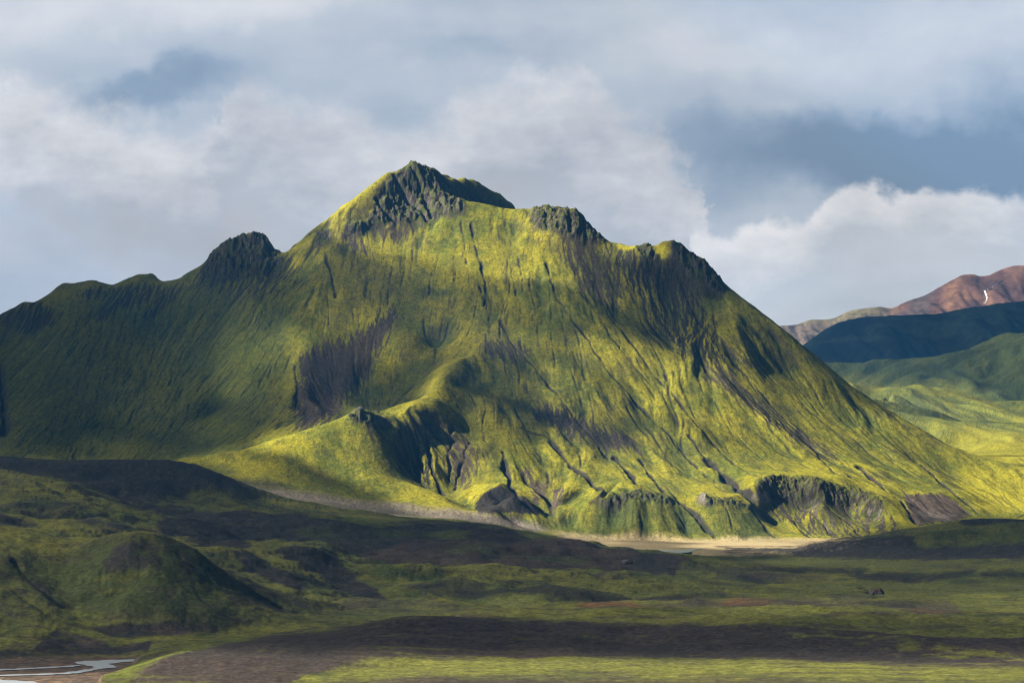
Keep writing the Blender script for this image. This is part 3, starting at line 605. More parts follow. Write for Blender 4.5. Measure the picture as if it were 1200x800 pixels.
def ground_material(name, s1=.35, s2=.09, bump=.4):
    m = bpy.data.materials.new(name); m.use_nodes = True; N = NT(m.node_tree)
    out = N.n('ShaderNodeOutputMaterial'); b = N.n('ShaderNodeBsdfPrincipled', i_Roughness=.95)
    b.inputs['Specular IOR Level'].default_value = .12
    at = N.n('ShaderNodeAttribute', attribute_name='ground_colour'); tc = N.n('ShaderNodeTexCoord')
    na = N.n('ShaderNodeTexNoise', i_Scale=s1, i_Detail=5, i_Roughness=.65); nb = N.n('ShaderNodeTexNoise', i_Scale=s2, i_Detail=6, i_Roughness=.6)
    N.l(tc.outputs['Object'], na.inputs['Vector']); N.l(tc.outputs['Object'], nb.inputs['Vector'])
    mr = N.n('ShaderNodeMapRange', i_1=.3, i_2=.7, i_3=.50, i_4=1.50); N.l(na.outputs[0], mr.inputs[0])
    mr2 = N.n('ShaderNodeMapRange', i_1=.3, i_2=.7, i_3=.82, i_4=1.18); N.l(nb.outputs[0], mr2.inputs[0])
    f = N.math('MULTIPLY', mr.outputs[0], mr2.outputs[0])
    vm = N.n('ShaderNodeVectorMath', operation='SCALE'); N.l(at.outputs['Color'], vm.inputs[0]); N.l(f, vm.inputs['Scale'])
    N.l(vm.outputs[0], b.inputs['Base Color'])
    bp = N.n('ShaderNodeBump', i_Strength=bump, i_Distance=1.6); h = N.math('ADD', na.outputs[0], N.math('MULTIPLY', nb.outputs[0], 2.0))
    N.l(h, bp.inputs['Height']); N.l(bp.outputs[0], b.inputs['Normal'])
    N.l(b.outputs[0], out.inputs[0]); return m
MG = ground_material('moss_and_scree')

def sl(a, b): return slice(a, b)
for nm, a, b in (('ground', 0, R0 + 1), ('mountain', R0, R1 + 1), ('hills', R1, NV)):
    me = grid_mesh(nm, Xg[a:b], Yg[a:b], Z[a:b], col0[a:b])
    o = link(nm, me, MG); props(o, 'structure')

# plain out to the horizon, under and around the surveyed land
me = bpy.data.meshes.new('terrain'); 
me.from_pydata([(-16000, -3000, -16), (16000, -3000, -16), (16000, 15400, -16), (-16000, 15400, -16)], [], [(0, 1, 2, 3)])
mp = bpy.data.materials.new('plain_moss'); mp.use_nodes = True; N = NT(mp.node_tree)
out = N.n('ShaderNodeOutputMaterial'); b = N.n('ShaderNodeBsdfPrincipled', i_Roughness=.95); tc = N.n('ShaderNodeTexCoord')
nn = N.n('ShaderNodeTexNoise', i_Scale=.004, i_Detail=8); N.l(tc.outputs['Object'], nn.inputs['Vector'])
rp = N.n('ShaderNodeValToRGB'); rp.color_ramp.elements[0].position = .4; rp.color_ramp.elements[0].color = (.03, .026, .027, 1)
rp.color_ramp.elements[1].position = .6; rp.color_ramp.elements[1].color = (.07, .10, .02, 1)
N.l(nn.outputs[0], rp.inputs[0]); N.l(rp.outputs[0], b.inputs['Base Color']); N.l(b.outputs[0], out.inputs[0])
props(link('terrain', me, mp), 'structure')

# ------------------------------------------------------------------ far ranges
def far_range(name, crest, Yc, Yf, Yb, foot, colf, amp, seed, nu=520, nv=200, umin=-.02, umax=.36):
    u = np.linspace(umin, umax, nu); y = np.linspace(Yf, Yb, nv)
    Ygg = np.repeat(y[:, None], nu, 1); Ugg = np.repeat(u[None], nv, 0); X = Ugg * Ygg
    pxx = CX + F * u; cp = np.interp(pxx, [c[0] for c in crest], [c[1] for c in crest])
    jy = Yc + 250 * vnoise(u * 9, u * 0, seed)
    kk = np.ones(13) / 13; cp = np.convolve(np.pad(cp, 6, mode='edge'), kk, 'valid'); cp = cp + 1.2 * fbm(u * 90, u * 0 + 2.2, 4, seed + 1, .6)
    zc_ = H + (HY - cp) / F * jy
    t = (Ygg - jy[None]) / np.where(Ygg < jy[None], jy[None] - Yf, Yb - jy[None])
    prof = np.where(t < 0, 1 - np.abs(t) ** .9, 1 - np.abs(t) ** 1.3)
    Zz = foot + (zc_[None] - foot) * np.clip(prof, -.1, 1)
    e = 0
    for o, (L, a) in enumerate(((700, 1.), (330, .5), (160, .26), (80, .14))):
        va, vd = erosion(X / L, Ygg / L, np.full_like(X, 1, f32), np.full_like(X, .25, f32), seed + 40 * o)
        e = e + a * va
    Zz = Zz + amp * e * sstep(0, -.12, t) + amp * .25 * fbm(X / 300, Ygg / 300, 5, seed + 3) * np.clip(np.abs(t) * 6, .12, 1)
    pz, pyy = CX + F * Ugg, HY - F * (Zz - H) / Ygg
    c = colf(pz, pyy, X, Ygg, Zz)
    return grid_mesh(name, X, Ygg, Zz, c.astype(f32)), (X, Ygg, Zz)
def colC(px, py, X, Y, Zz):
    n = fbm(X / 500, Y / 500, 5, 811)
    c = np.broadcast_to(col(.045,.062,.062), px.shape + (3,)).copy()
    c = mix(c, col(.028,.032,.036), sstep(-.1, .3, n)); q = 1 - np.abs(fbm(X / 900 + Zz / 260, Y / 700, 5, 813)) * 5
    return mix(c, col(.075,.10,.07), sstep(.2, .9, q) * .8)
def colD(px, py, X, Y, Zz):
    n = fbm(X / 260, Y / 260, 5, 821); s = fbm(X / 42 + .004 * Zz, Y / 260, 5, 825, .6, True)
    c = np.broadcast_to(col(.105,.056,.044), px.shape + (3,)).copy()
    c = mix(c, col(.07,.038,.032), sstep(-.05, .35, n))
    c = mix(c, col(.19,.10,.058), sstep(.1, .4, -n + .3 * s) * .7)
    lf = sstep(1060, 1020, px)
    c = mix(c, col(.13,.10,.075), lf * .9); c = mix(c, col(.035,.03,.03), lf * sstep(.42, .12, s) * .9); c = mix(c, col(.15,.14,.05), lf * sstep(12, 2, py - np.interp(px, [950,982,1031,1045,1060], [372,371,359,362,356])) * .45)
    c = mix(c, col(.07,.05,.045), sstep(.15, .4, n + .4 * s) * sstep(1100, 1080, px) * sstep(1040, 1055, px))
    return c
MF = ground_material('far_hillside', .02, .006, .8)
crestC = [(500,470),(800,460),(900,440),(930,412),(944,402),(960,390),(972,382),(985,376),(1010,371),(1025,370),(1060,369),(1105,367),(1120,362),(1160,357),(1200,352),(1300,342),(1500,350)]
crestD = [(500,440),(800,405),(880,388),(909,382),(930,381),(951,374),(965,375),(982,372),(993,364),(1010,361),(1031,359),(1045,362),(1059,354),(1084,346),(1105,334),(1129,321),(1140,321),(1154,324),(1175,315),(1189,311),(1212,312),(1300,318),(1500,350)]
mC, gC = far_range('hills', crestC, 9900, 8500, 10900, 200, colC, 60, 901)
props(link('hills', mC, MF), 'structure')
mD, gD = far_range('hills', crestD, 12600, 10900, 14500, 350, colD, 60, 941, nu=760, nv=260)
props(link('hills', mD, MF), 'structure')

# snow lying in the gully of the red mountain
def surf(g, px, py):
    X, Y, Zz = g
    j = int(np.argmin(np.abs(CX + F * X[0] / Y[0] - px)))
    pyc = HY - F * (Zz[:, j] - H) / Y[:, j]; k = np.where(pyc <= py)[0]
    k = k[0] if len(k) else int(np.argmin(pyc))
    return np.array([XP(px, Y[k, j]), Y[k, j], Zz[k, j]])
def height(g, X, Y):
    Xa, Ya, Za = g
    v = np.interp(Y, Ya[:, 0], np.arange(Ya.shape[0])); u0 = Xa[0, 0] / Ya[0, 0]; u1 = Xa[0, -1] / Ya[0, -1]
    u = np.clip((X / Y - u0) / (u1 - u0), 0, 1) * (Xa.shape[1] - 1.001); i = min(int(v), Xa.shape[0] - 2); j = int(u); a = v - i; b_ = u - j
    return (Za[i, j] * (1 - b_) + Za[i, j + 1] * b_) * (1 - a) + (Za[i + 1, j] * (1 - b_) + Za[i + 1, j + 1] * b_) * a
strip = [(1175,330,.5),(1169,333,.9),(1163,337,1.2),(1157,340,1.5),(1154,342,2.0),(1156,346,1.7),(1157,350,1.4),(1156,354,1.6),(1153,357,1.8)]
cen = [surf(gD, a, b_) for a, b_, c in strip]
vs = []; m_ = 0
for k in range(len(cen) * 4 - 3):
    t = k / 4; i = min(int(t), len(cen) - 2); a = t - i
    p = cen[i] * (1 - a) + cen[i + 1] * a; wdt = (strip[i][2] * (1 - a) + strip[i + 1][2] * a) * 2.8 * (1 + .3 * math.sin(k * 1.7))
    for s in (-1, -.5, 0, .5, 1):
        x = p[0] + s * wdt; vs.append((x, p[1], height(gD, x, p[1]) + 5.0 - 4 * abs(s)))
nk = len(vs) // 5
me = bpy.data.meshes.new('snow_patch'); me.from_pydata(vs, [], [(r * 5 + c, r * 5 + c + 1, r * 5 + c + 6, r * 5 + c + 5) for r in range(nk - 1) for c in range(4)])
ms = bpy.data.materials.new('old_snow'); ms.use_nodes = True; bb = ms.node_tree.nodes['Principled BSDF']; bb.inputs['Base Color'].default_value = (.86, .87, .9, 1); bb.inputs['Roughness'].default_value = .7
props(link('snow_patch', me, ms), None, 'thin white streak of old snow lying in a gully high on the reddish mountain', 'snow')

# ------------------------------------------------------------------ water
mw = bpy.data.materials.new('stream_water'); mw.use_nodes = True; N = NT(mw.node_tree)
out = N.n('ShaderNodeOutputMaterial'); b = N.n('ShaderNodeBsdfPrincipled', i_Roughness=.3); b.inputs['Base Color'].default_value = (.36, .40, .45, 1); b.inputs['IOR'].default_value = 1.33
tc = N.n('ShaderNodeTexCoord'); nn = N.n('ShaderNodeTexNoise', i_Scale=.6, i_Detail=4); bp = N.n('ShaderNodeBump', i_Strength=.25, i_Distance=.1)
N.l(tc.outputs['Object'], nn.inputs['Vector']); N.l(nn.outputs[0], bp.inputs['Height']); N.l(bp.outputs[0], b.inputs['Normal']); N.l(b.outputs[0], out.inputs[0])
def water(poly, z, name='river'):
    pts = []
    m = len(poly)
    for k in range(m):
        a, c = poly[k], poly[(k + 1) % m]
        for s in range(4):
            t = s / 4; px = a[0] + (c[0] - a[0]) * t; py = a[1] + (c[1] - a[1]) * t; Y = (H - z) * F / (py - HY)
            pts.append((XP(px, Y) + .8 * math.sin(k * 3.1 + s * 2.3), Y + 1.2 * math.sin(k * 1.3 + s * 1.9), z))
    me = bpy.data.meshes.new(name); me.from_pydata(pts, [], [tuple(range(len(pts)))])
    import bmesh
    bm = bmesh.new(); bm.from_mesh(me); bmesh.ops.triangulate(bm, faces=bm.faces[:]); bm.to_mesh(me); bm.free()
    props(link(name, me, mw), 'structure')
water([(88,775),(98,774),(130,772.6),(162,772),(159,774),(127,777),(138,781),(118,783),(93,788),(78,789),(40,790.5),(-60,793),(-60,791),(0,790),(40,789),(75,787.5),(100,783.8),(114,782),(102,779),(90,777)], -12.02)
water([(-60,784),(0,783.5),(30,782),(70,780),(92,778.5),(96,779.6),(72,781.3),(32,783.4),(0,785),(-60,785.5)], -12.02)
water([(-60,794.5),(0,795.8),(19,796.8),(42,798.2),(55,802),(60,815),(-60,822)], -12.02)
water([(728,641.5),(748,644),(766,646.5),(790,648.5),(806,647),(824,642),(812,642.6),(798,643.8),(770,644.2),(750,643)], .28)

# ------------------------------------------------------------------ boulders and outcrops
import bmesh
mr_ = bpy.data.materials.new('weathered_rock'); mr_.use_nodes = True; N = NT(mr_.node_tree)
out = N.n('ShaderNodeOutputMaterial'); b = N.n('ShaderNodeBsdfPrincipled', i_Roughness=.9); tc = N.n('ShaderNodeTexCoord')
nn = N.n('ShaderNodeTexNoise', i_Scale=.5, i_Detail=8, i_Roughness=.7); N.l(tc.outputs['Object'], nn.inputs['Vector'])
rp = N.n('ShaderNodeValToRGB'); e = rp.color_ramp.elements; e[0].position = .35; e[0].color = (.035, .035, .04, 1); e[1].position = .72; e[1].color = (.16, .15, .14, 1)
N.l(nn.outputs[0], rp.inputs[0])
sp = N.n('ShaderNodeSeparateXYZ'); N.l(tc.outputs['Generated'], sp.inputs[0])
rust = N.n('ShaderNodeMix', data_type='RGBA'); rust.inputs[7].default_value = (.09, .05, .032, 1)
top = N.n('ShaderNodeMapRange', i_1=.5, i_2=.8, i_3=0, i_4=.85); N.l(sp.outputs[2], top.inputs[0]); N.l(top.outputs[0], rust.inputs[0]); N.l(rp.outputs[0], rust.inputs[6])
N.l(rust.outputs[2], b.inputs['Base Color']); bp = N.n('ShaderNodeBump', i_Strength=.9, i_Distance=1.0); N.l(nn.outputs[0], bp.inputs['Height']); N.l(bp.outputs[0], b.inputs['Normal']); N.l(b.outputs[0], out.inputs[0])
mr2_ = mr_.copy(); mr2_.name = 'dark_rock'
for nd in mr2_.node_tree.nodes:
    if nd.type == 'MAP_RANGE': nd.inputs[4].default_value = 0.0
def rock(px, py, Y0, Y1, sx, sy, sz, seed, mat, label, cat='rock', sink=.35, name='rock_outcrop', group=None):
    X, Y = unproj(px, py, Y0, Y1)
    i, j = idx(X, Y); z = float(Z[int(i), int(j)])
    bm = bmesh.new(); bmesh.ops.create_icosphere(bm, subdivisions=5, radius=1)
    co_ = np.array([v.co for v in bm.verts])
    r_ = 1 + .28 * fbm(co_[:, 0] * 1.3 + seed, co_[:, 1] * 1.3 + co_[:, 2], 3, seed) + .22 * fbm(co_[:, 0] * 3 + co_[:, 2] * 2, co_[:, 1] * 3 - co_[:, 2], 4, seed + 9, ridged=True)
    for v, c, q in zip(bm.verts, co_, r_): v.co = (c[0] * sx * q, c[1] * sy * q, c[2] * sz * q)
    me = bpy.data.meshes.new(name); bm.to_mesh(me); bm.free()
    o = link(name, me, mat); o.location = (X, Y, z + sz * (1 - sink) - sz * .3); o.rotation_euler = (0, 0, seed)
    props(o, None, label, cat, group)
rock(1027,696,1200,1700,5,4.5,3.6,3,mr_,'small rusty topped grey rock outcrop standing in the dark green gully on the right')
rock(412,489,3300,3500,4,4,3,8,mr2_,'pale jagged rock on the crest of the sunlit hill, left of the taller one',sink=.5)
rock(422,484,3300,3500,5,4,3.5,12,mr2_,'dark jagged rock at the very top of the crest of the sunlit hill',sink=.5)
rock(735,655,1650,2150,5,4,2.2,21,mr2_,'small grey crag showing on the dark slope below the brown hill',sink=.5)
print('objects', round(time.time() - T0, 1))

# ------------------------------------------------------------------ clouds that shade the land (above and to the left, out of view)
Lm = np.full((CH, CW), .12)
def LIT(poly, v, soft=10):
    global Lm
    m = raster([poly], soft); Lm = Lm * (1 - m) + v * m
LIT([(-250,300),(330,290),(330,545),(-250,545)], .13, 12)
LIT([(-250,300),(150,300),(220,400),(200,545),(-250,545)], .05, 25)
LIT([(190,420),(330,370),(360,430),(300,500),(180,500)], .30, 16)
LIT([(300,395),(350,378),(372,410),(370,440),(330,432),(290,425)], .85, 9)
LIT([(325,300),(340,270),(470,170),(560,180),(640,230),(705,262),(700,330),(705,400),(650,370),(560,340),(480,330),(430,306),(390,308),(350,322)], 1, 5)
LIT([(380,306),(440,302),(520,335),(620,350),(650,380),(600,390),(500,372),(400,350)], .22, 9)
LIT([(400,345),(520,380),(580,395),(540,420),(480,430),(410,400)], .42, 10)
LIT([(590,385),(700,395),(770,400),(800,430),(900,440),(880,400),(830,340),(880,350),(1260,560),(1260,625),(1060,615),(960,635),(690,635),(560,602),(460,560),(520,500),(520,450),(560,410)], .95, 7)
LIT([(725,306),(770,308),(800,312),(830,330),(840,400),(815,425),(770,400),(730,360)], .12, 8)
LIT([(725,255),(812,255),(806,292),(796,308),(764,308),(725,300)], 1, 1)
LIT([(505,445),(560,420),(620,430),(640,480),(600,540),(530,500)], .38, 9)
LIT([(640,470),(760,500),(760,530),(640,500)], .45, 8)
LIT([(205,545),(290,520),(420,480),(460,490),(500,470),(530,430),(610,400),(560,420),(525,445),(515,490),(470,520),(540,585),(640,604),(640,625),(560,610),(450,612),(330,598),(284,574),(250,557)], 1, 4)

LIT([(-250,525),(190,534),(240,545),(275,562),(300,580),(330,604),(440,613),(560,620),(640,629),(680,640),(760,656),(760,700),(-250,700)], .13, 3)
LIT([(630,612),(1000,622),(1040,630),(960,642),(830,660),(760,662),(690,646),(650,634)], 1, 2)
LIT([(1060,620),(1137,605),(1260,606),(1260,640),(1100,640),(950,640)], .10, 2)
LIT([(-250,640),(1450,655),(1450,705),(-250,705)], .30, 8)
LIT([(-250,600),(190,612),(330,650),(330,740),(-250,760)], .32, 8)
LIT([(-250,545),(60,560),(150,600),(220,612),(160,622),(0,595),(-250,590)], .30, 5)
LIT([(400,706),(1450,706),(1450,735),(400,728)], .55, 4)
LIT([(100,735),(1450,738),(1450,770),(100,775)], .22, 5)
LIT([(380,772),(1450,774),(1450,900),(380,900)], .34, 5)
LIT([(1100,500),(1260,500),(1260,556),(1161,541),(1110,520)], 1, 3)

def hlook(X, Y):
    Yc = np.clip(Y, Yg[0, 0], Yg[-1, 0]); v = np.interp(np.log(Yc), lv, np.arange(NV)); u = np.clip((X / Yc + UM) / (2 * UM), 0, .9999) * (NU - 1)
    i = np.clip(v.astype(int), 0, NV - 2); j = u.astype(int)
    return Zl[i, j]
Zl = blur(Z, 3)
def cloud(name, xs, ys, base, thick, dens, label):
    """a closed, lumpy cloud layer: flat-ish underside, billowed top, thin where density is low"""
    X, Y = np.meshgrid(xs, ys); d = dens(X, Y)
    keep = d > .02
    bil = .5 + .5 * fbm(X / 260, Y / 260, 5, 951)
    top = base + thick * np.sqrt(np.clip(d, 0, 1)) * (.35 + bil); bot = base - thick * .12 * d * (1 + fbm(X / 200, Y / 200, 3, 955))
    ny, nx = X.shape; a = (np.arange((ny - 1) * (nx - 1)) // (nx - 1)) * nx + np.arange((ny - 1) * (nx - 1)) % (nx - 1)
    q = np.stack([a, a + 1, a + nx + 1, a + nx], -1); kk = keep.ravel()[q].any(1); q = q[kk]
    q2 = q[:, ::-1] + ny * nx; q = np.concatenate([q, q2]).astype(np.int32)
    co_ = np.concatenate([np.stack([X, Y, top], -1).reshape(-1, 3), np.stack([X, Y, bot], -1).reshape(-1, 3)]); dd = np.concatenate([d.ravel(), d.ravel()])
    used = np.zeros(len(co_), bool); used[q.ravel()] = True; rem = np.cumsum(used) - 1; q = rem[q].astype(np.int32); co_ = co_[used]; dd = dd[used]
    me = bpy.data.meshes.new(name); me.vertices.add(len(co_)); me.vertices.foreach_set('co', co_.astype(f32).ravel())
    o = link(name, finish_mesh(me, q, None, dd), MC); props(o, 'stuff', label, 'cloud'); return o
MC = bpy.data.materials.new('cloud_vapour'); MC.use_nodes = True; N = NT(MC.node_tree)
out = N.n('ShaderNodeOutputMaterial'); at = N.n('ShaderNodeAttribute', attribute_name='cloud_cover')
tr = N.n('ShaderNodeBsdfTransparent'); df = N.n('ShaderNodeBsdfDiffuse'); df.inputs[0].default_value = (.82, .83, .85, 1)
one = N.math('SUBTRACT', 1.0, at.outputs['Fac'], True); tt = N.math('POWER', one, .5); al = N.math('SUBTRACT', 1.0, tt, True)
mx = N.n('ShaderNodeMixShader'); N.l(al, mx.inputs[0]); N.l(tr.outputs[0], mx.inputs[1]); N.l(df.outputs[0], mx.inputs[2]); N.l(mx.outputs[0], out.inputs[0])
ZD = 1950.0
def dens_near(X, Y):
    # follow the sun's ray from each piece of cloud down to the land and see what it should shade there
    t = np.zeros_like(X); hit = np.zeros(X.shape, bool); z0 = ZD
    hx = X.copy(); hy = Y.copy(); hz = np.full_like(X, -99.)
    step = 14.0; t = (z0 - 900) / SUN[2] * np.ones_like(X)
    for k in range(160):
        x = X - SUN[0] * t; y = Y - SUN[1] * t; z = z0 - SUN[2] * t; h = hlook(x, y)
        new = (~hit) & ((z <= h) | (z < -13)); hx[new] = x[new]; hy[new] = y[new]; hz[new] = z[new]; hit |= new
        t = t + step
    px = CX + F * hx / hy; py = HY - F * (hz - H) / hy
    wobx = 6 * fbm(X / 160, Y / 160, 3, 971); woby = 5 * fbm(X / 160, Y / 160, 3, 973)
    lit = sample(Lm, px + wobx, py + woby)
    lit = np.clip(lit + .12 * fbm(X / 120, Y / 120, 4, 977) * (lit > .05), 0, 1)
    d = 1 - lit
    inside = (np.abs(hx / hy) < .36)
    return np.where(hit & (hy > 560) & (hy < 5150) & inside, d, 0)
cloud('cloud', np.arange(-4700, 700, 14.0), np.arange(420, 5300, 20.0), ZD, 170, dens_near, 'low broken grey cloud layer shading the valley and the mountain flank')
def dens_far(X, Y):
    n = fbm(X / 500, Y / 500, 4, 981)
    yy = Y + 600 + 260 * n
    d = sstep(5900, 6400, yy) * .62 * sstep(9000, 8400, yy) + sstep(8300, 8700, yy) * sstep(11700, 11400, yy) * .94
    d = np.maximum(d, .25 * sstep(4700, 5200, yy) * sstep(6500, 6000, yy) * (1 + n))
    return np.clip(d, 0, .98)
cloud('cloud', np.arange(-5600, 1200, 60.0), np.arange(4700, 12600, 60.0), 3750.0, 260, dens_far, 'high grey cloud bank shading the blue hills to the right')
print('clouds', round(time.time() - T0, 1))

# ------------------------------------------------------------------ haze
bm = bmesh.new(); bmesh.ops.create_cube(bm, size=1)
for v in bm.verts: v.co = (v.co.x * 33000, v.co.y * 19000 + 6100, (1720 if v.co.z > 0 else -17))
me = bpy.data.meshes.new('haze'); bm.to_mesh(me); bm.free()
mh = bpy.data.materials.new('haze_air'); mh.use_nodes = True; N = NT(mh.node_tree)
out = N.n('ShaderNodeOutputMaterial'); vp = N.n('ShaderNodeVolumePrincipled'); vp.inputs['Color'].default_value = (.08, .40, 1.0, 1); vp.inputs['Density'].default_value = 2.9e-5; vp.inputs['Anisotropy'].default_value = .1
N.l(vp.outputs[0], out.inputs['Volume'])
props(link('haze', me, mh), 'stuff')

# ------------------------------------------------------------------ sky
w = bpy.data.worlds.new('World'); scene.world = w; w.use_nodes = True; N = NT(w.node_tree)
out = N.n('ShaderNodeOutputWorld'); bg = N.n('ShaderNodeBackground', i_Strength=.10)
sky = N.n('ShaderNodeTexSky', sky_type='NISHITA', sun_disc=False); sky.sun_elevation = SUN_EL; sky.sun_rotation = math.atan2(SUN[0], SUN[1]); sky.air_density = 1.2; sky.dust_density = .8
tc = N.n('ShaderNodeTexCoord'); sp = N.n('ShaderNodeSeparateXYZ'); N.l(tc.outputs['Generated'], sp.inputs[0])
ay = N.math('MAXIMUM', N.math('ABSOLUTE', sp.outputs[1]), .22)
U = N.math('DIVIDE', sp.outputs[0], ay); V = N.math('DIVIDE', sp.outputs[2], ay)
cb = N.n('ShaderNodeCombineXYZ'); N.l(U, cb.inputs[0]); N.l(V, cb.inputs[1])
def noise_v(scale, detail, rough, sx=1., sy=1., off=0., dist=0.):
    mp_ = N.n('ShaderNodeMapping'); mp_.inputs['Scale'].default_value = (sx, sy, 1); mp_.inputs['Location'].default_value = (off, off * .7, off * .3); N.l(cb.outputs[0], mp_.inputs[0])
    nz = N.n('ShaderNodeTexNoise', i_Scale=scale, i_Detail=detail, i_Roughness=rough, i_Distortion=dist); N.l(mp_.outputs[0], nz.inputs['Vector']); return nz
def warp(amp, scale, detail=8, rough=.6, off=3.):
    wr = noise_v(scale, detail, rough, off=off); wc = N.n('ShaderNodeVectorMath', operation='SUBTRACT'); N.l(wr.outputs['Color'], wc.inputs[0]); wc.inputs[1].default_value = (.5, .5, .5)
    ws = N.n('ShaderNodeVectorMath', operation='SCALE'); N.l(wc.outputs[0], ws.inputs[0]); ws.inputs['Scale'].default_value = amp
    wv_ = N.n('ShaderNodeVectorMath', operation='ADD'); N.l(cb.outputs[0], wv_.inputs[0]); N.l(ws.outputs[0], wv_.inputs[1]); return wv_
wv = warp(.10, 9, 8, .58)
def blob(px, py, rx, ry, rot=0., hard=0.):
    """0..1 mask of one cloud mass, centre and radii given as bearings and heights above the horizon"""
    mp_ = N.n('ShaderNodeMapping', vector_type='TEXTURE'); mp_.inputs['Location'].default_value = ((px - CX) / F, (HY - py) / F, 0)
    mp_.inputs['Rotation'].default_value = (0, 0, math.radians(rot)); mp_.inputs['Scale'].default_value = (rx / F, ry / F, 1); N.l(wv.outputs[0], mp_.inputs[0])
    ln = N.n('ShaderNodeVectorMath', operation='LENGTH'); N.l(mp_.outputs[0], ln.inputs[0])
    mr = N.n('ShaderNodeMapRange', interpolation_type='SMOOTHSTEP', i_1=1.0, i_2=hard, i_3=0, i_4=1); N.l(ln.outputs['Value'], mr.inputs[0]); return mr.outputs[0]
def srgb(*c): return tuple(((v / 255) / 12.92 if v / 255 <= .04045 else ((v / 255 + .055) / 1.055) ** 2.4) for v in c) + (1,)
def ramp_n(stops, fac):
    r_ = N.n('ShaderNodeValToRGB'); e = r_.color_ramp.elements; e[0].position = stops[0][0]; e[0].color = srgb(*stops[0][1]); e[1].position = stops[-1][0]; e[1].color = srgb(*stops[-1][1])
    for p_, c_ in stops[1:-1]: x = e.new(p_); x.color = srgb(*c_)
    N.l(fac, r_.inputs[0]); return r_.outputs[0]
def mixc(f, a, b):
    m_ = N.n('ShaderNodeMix', data_type='RGBA'); N.l(f, m_.inputs[0]); N.l(a, m_.inputs[6]); N.l(b, m_.inputs[7]); return m_.outputs[2]
B_ = N.math('ADD', N.math('MULTIPLY', V, .1), .60)
def addb(amt, *a, **k):
    global B_
    B_ = N.math('ADD', B_, N.math('MULTIPLY', blob(*a, **k), amt))
n_big = noise_v(7, 9, .60, 1, 2.2, 7.); n_det = noise_v(20, 9, .60, 1, 1.7, 11.)
NB = N.math('SUBTRACT', n_big.outputs[0], .5); ND = N.math('SUBTRACT', n_det.outputs[0], .5)
B_ = N.math('ADD', B_, N.math('MULTIPLY', NB, .60)); B_ = N.math('ADD', B_, N.math('MULTIPLY', ND, .26))
for sb in [(-.52,1010,180,330,70,-3,.15),(-.40,1190,160,240,90,4,.1),(-.16,860,235,130,45,10,.1),(-.30,185,112,170,36,6,.2),(-.16,560,55,260,40,6,.0),(-.10,700,270,160,60,30,.0),
        (.22,80,25,330,62,0,.0),(.18,330,15,200,45,6,.2),(.14,900,60,330,50,-3,0.),(.16,1150,35,200,50,-4,0.),(-.05,60,330,400,90,0,0.)]: addb(*sb)
back = ramp_n([(.10,(120,139,162)),(.35,(148,164,184)),(.55,(176,187,201)),(.72,(196,203,213)),(.95,(216,219,225))], B_)
def edge_mask(pts, wp, soft0, soft1):
    """cloud bank whose top follows a profile of (bearing, height) pairs; returns the mask and the depth below the top"""
    s2 = N.n('ShaderNodeSeparateXYZ'); N.l(wp.outputs[0], s2.inputs[0])
    fc = N.n('ShaderNodeFloatCurve'); cur = fc.mapping.curves[0]
    ip = N.math('ADD', N.math('MULTIPLY', s2.outputs[0], F / 1600), (CX + 200) / 1600); N.l(ip, fc.inputs['Value'])
    cur.points[0].location = ((pts[0][0] + 200) / 1600, pts[0][1] / 600); cur.points[1].location = ((pts[-1][0] + 200) / 1600, pts[-1][1] / 600)
    for (a_, b_) in pts[1:-1]: cur.points.new((a_ + 200) / 1600, b_ / 600)
    fc.mapping.use_clip = False; fc.mapping.update()
    py = N.math('ADD', N.math('MULTIPLY', s2.outputs[1], -F), HY)
    dep = N.math('SUBTRACT', py, N.math('MULTIPLY', fc.outputs[0], 600.0))
    mr = N.n('ShaderNodeMapRange', interpolation_type='SMOOTHSTEP', i_1=soft0, i_2=soft1, i_3=0, i_4=1); N.l(dep, mr.inputs[0])
    return mr.outputs[0], dep
def bank(under, pts, wp, soft0, soft1, stops, depth, fade=None, mott=.5):
    m_, dep = edge_mask(pts, wp, soft0, soft1)
    t = N.math('ADD', N.math('DIVIDE', dep, depth), N.math('ADD', N.math('MULTIPLY', ND, -mott), N.math('MULTIPLY', NB, -mott * 1.4)))
    c_ = ramp_n(stops, t)
    if fade is not None: m_ = N.math('MULTIPLY', m_, fade)
    k_ = N.math('ADD', N.math('ADD', 1.0, N.math('MULTIPLY', NB, .62)), N.math('MULTIPLY', ND, .42))
    v_ = N.n('ShaderNodeVectorMath', operation='SCALE'); N.l(c_, v_.inputs[0]); N.l(k_, v_.inputs['Scale'])
    return mixc(m_, under, v_.outputs[0])
w1 = warp(.050, 26, 10, .60, 5.); w2 = warp(.07, 20, 10, .68, 9.)
cloud_c = bank(back, [(-200,104),(0,96),(60,103),(130,122),(200,140),(246,150),(262,116),(274,86),(330,96),(400,118),(470,160),(560,110),(640,95),(730,120),(780,150),(815,190),(830,240),(850,330),(900,500),(1400,600)], w2, -14, 44,
   [(0,(222,222,226)),(.35,(206,208,214)),(.7,(184,189,199)),(1,(190,191,196))], 190., None, .9)
cloud_c = bank(cloud_c, [(-200,600),(700,560),(770,420),(800,300),(818,266),(850,262),(900,252),(950,247),(975,226),(1000,205),(1030,214),(1060,224),(1100,221),(1200,227),(1400,220)], w1, -4, 16,
   [(0,(236,235,236)),(.3,(222,223,226)),(.65,(203,208,214)),(1,(210,213,218))], 110., None, .9)
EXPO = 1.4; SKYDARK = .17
K = 1.17 / (.10 * 2 ** EXPO)
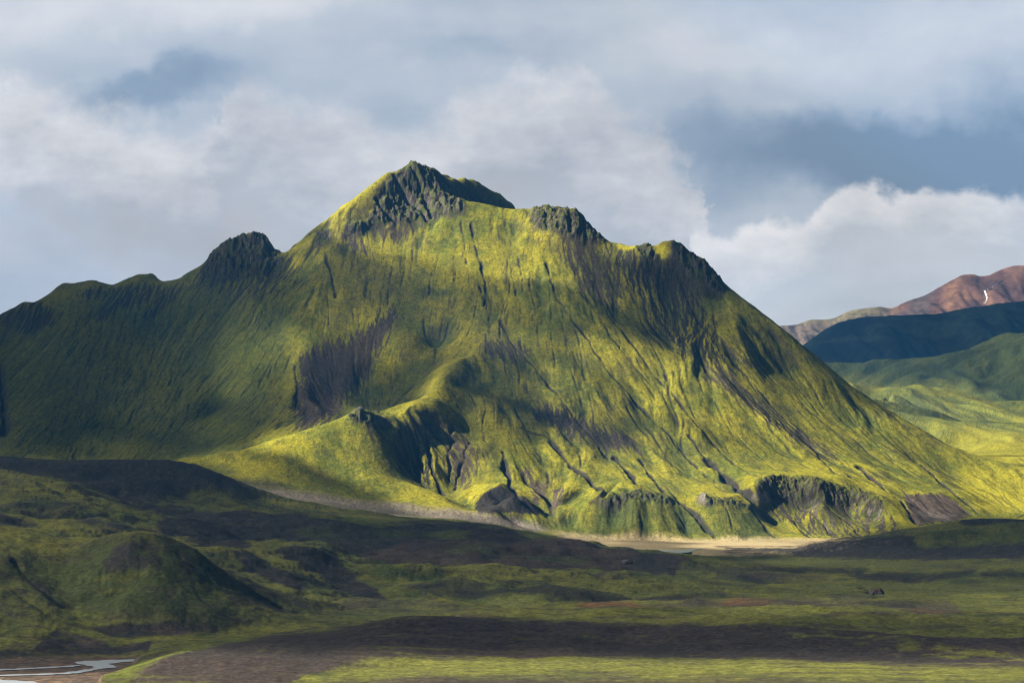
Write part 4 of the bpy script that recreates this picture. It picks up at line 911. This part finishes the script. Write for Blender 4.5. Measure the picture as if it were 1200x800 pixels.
sc_ = N.n('ShaderNodeVectorMath', operation='SCALE'); wmm = N.n('ShaderNodeVectorMath', operation='MULTIPLY'); N.l(cloud_c, wmm.inputs[0]); wmm.inputs[1].default_value = (1.05, 1.0, .95); N.l(wmm.outputs[0], sc_.inputs[0]); sc_.inputs['Scale'].default_value = K
fin = N.n('ShaderNodeMix', data_type='RGBA'); fin.inputs[0].default_value = .96; N.l(sky.outputs[0], fin.inputs[6]); N.l(sc_.outputs[0], fin.inputs[7])
# unseen sky overhead, to the sides and behind is dimmed to cut fill light
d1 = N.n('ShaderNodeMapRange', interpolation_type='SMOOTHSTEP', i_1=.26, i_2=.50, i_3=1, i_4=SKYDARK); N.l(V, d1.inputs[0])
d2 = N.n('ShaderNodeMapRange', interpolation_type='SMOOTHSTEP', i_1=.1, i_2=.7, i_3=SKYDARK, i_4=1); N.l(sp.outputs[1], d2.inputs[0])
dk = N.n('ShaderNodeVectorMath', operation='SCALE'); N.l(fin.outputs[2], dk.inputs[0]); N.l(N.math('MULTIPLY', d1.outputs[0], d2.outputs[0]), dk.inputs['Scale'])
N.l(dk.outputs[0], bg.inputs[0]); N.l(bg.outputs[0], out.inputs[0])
w.cycles.sampling_method = 'MANUAL'; w.cycles.sample_map_resolution = 512

# ------------------------------------------------------------------ sun, camera, render
ld = bpy.data.lights.new('sun', 'SUN'); ld.energy = 5.0; ld.angle = math.radians(.5); ld.color = (1, .92, .76)
lo = bpy.data.objects.new('sun', ld); coll.objects.link(lo)
from mathutils import Vector
lo.rotation_euler = Vector(SUN).to_track_quat('Z', 'Y').to_euler(); lo.location = (-2000, 0, 3000)
cd = bpy.data.cameras.new('camera'); cam = bpy.data.objects.new('camera', cd); coll.objects.link(cam)
cam.location = (0, 0, H); cam.rotation_euler = (math.radians(90), 0, 0)
cd.sensor_width = 36; cd.lens = F / 1200 * 36; cd.shift_y = (HY - 400) / 1200; cd.clip_start = 1; cd.clip_end = 120000
scene.camera = cam
vs_ = scene.view_settings; vs_.view_transform = 'Standard'; vs_.look = 'None'; vs_.exposure = EXPO; vs_.gamma = 1; vs_.use_curve_mapping = False
cy = scene.cycles; cy.filter_width = 1.15; cy.max_bounces = 5; cy.diffuse_bounces = 3; cy.glossy_bounces = 2; cy.transmission_bounces = 2; cy.volume_bounces = 0; cy.transparent_max_bounces = 12; cy.use_denoising = True
print('done', round(time.time() - T0, 1))
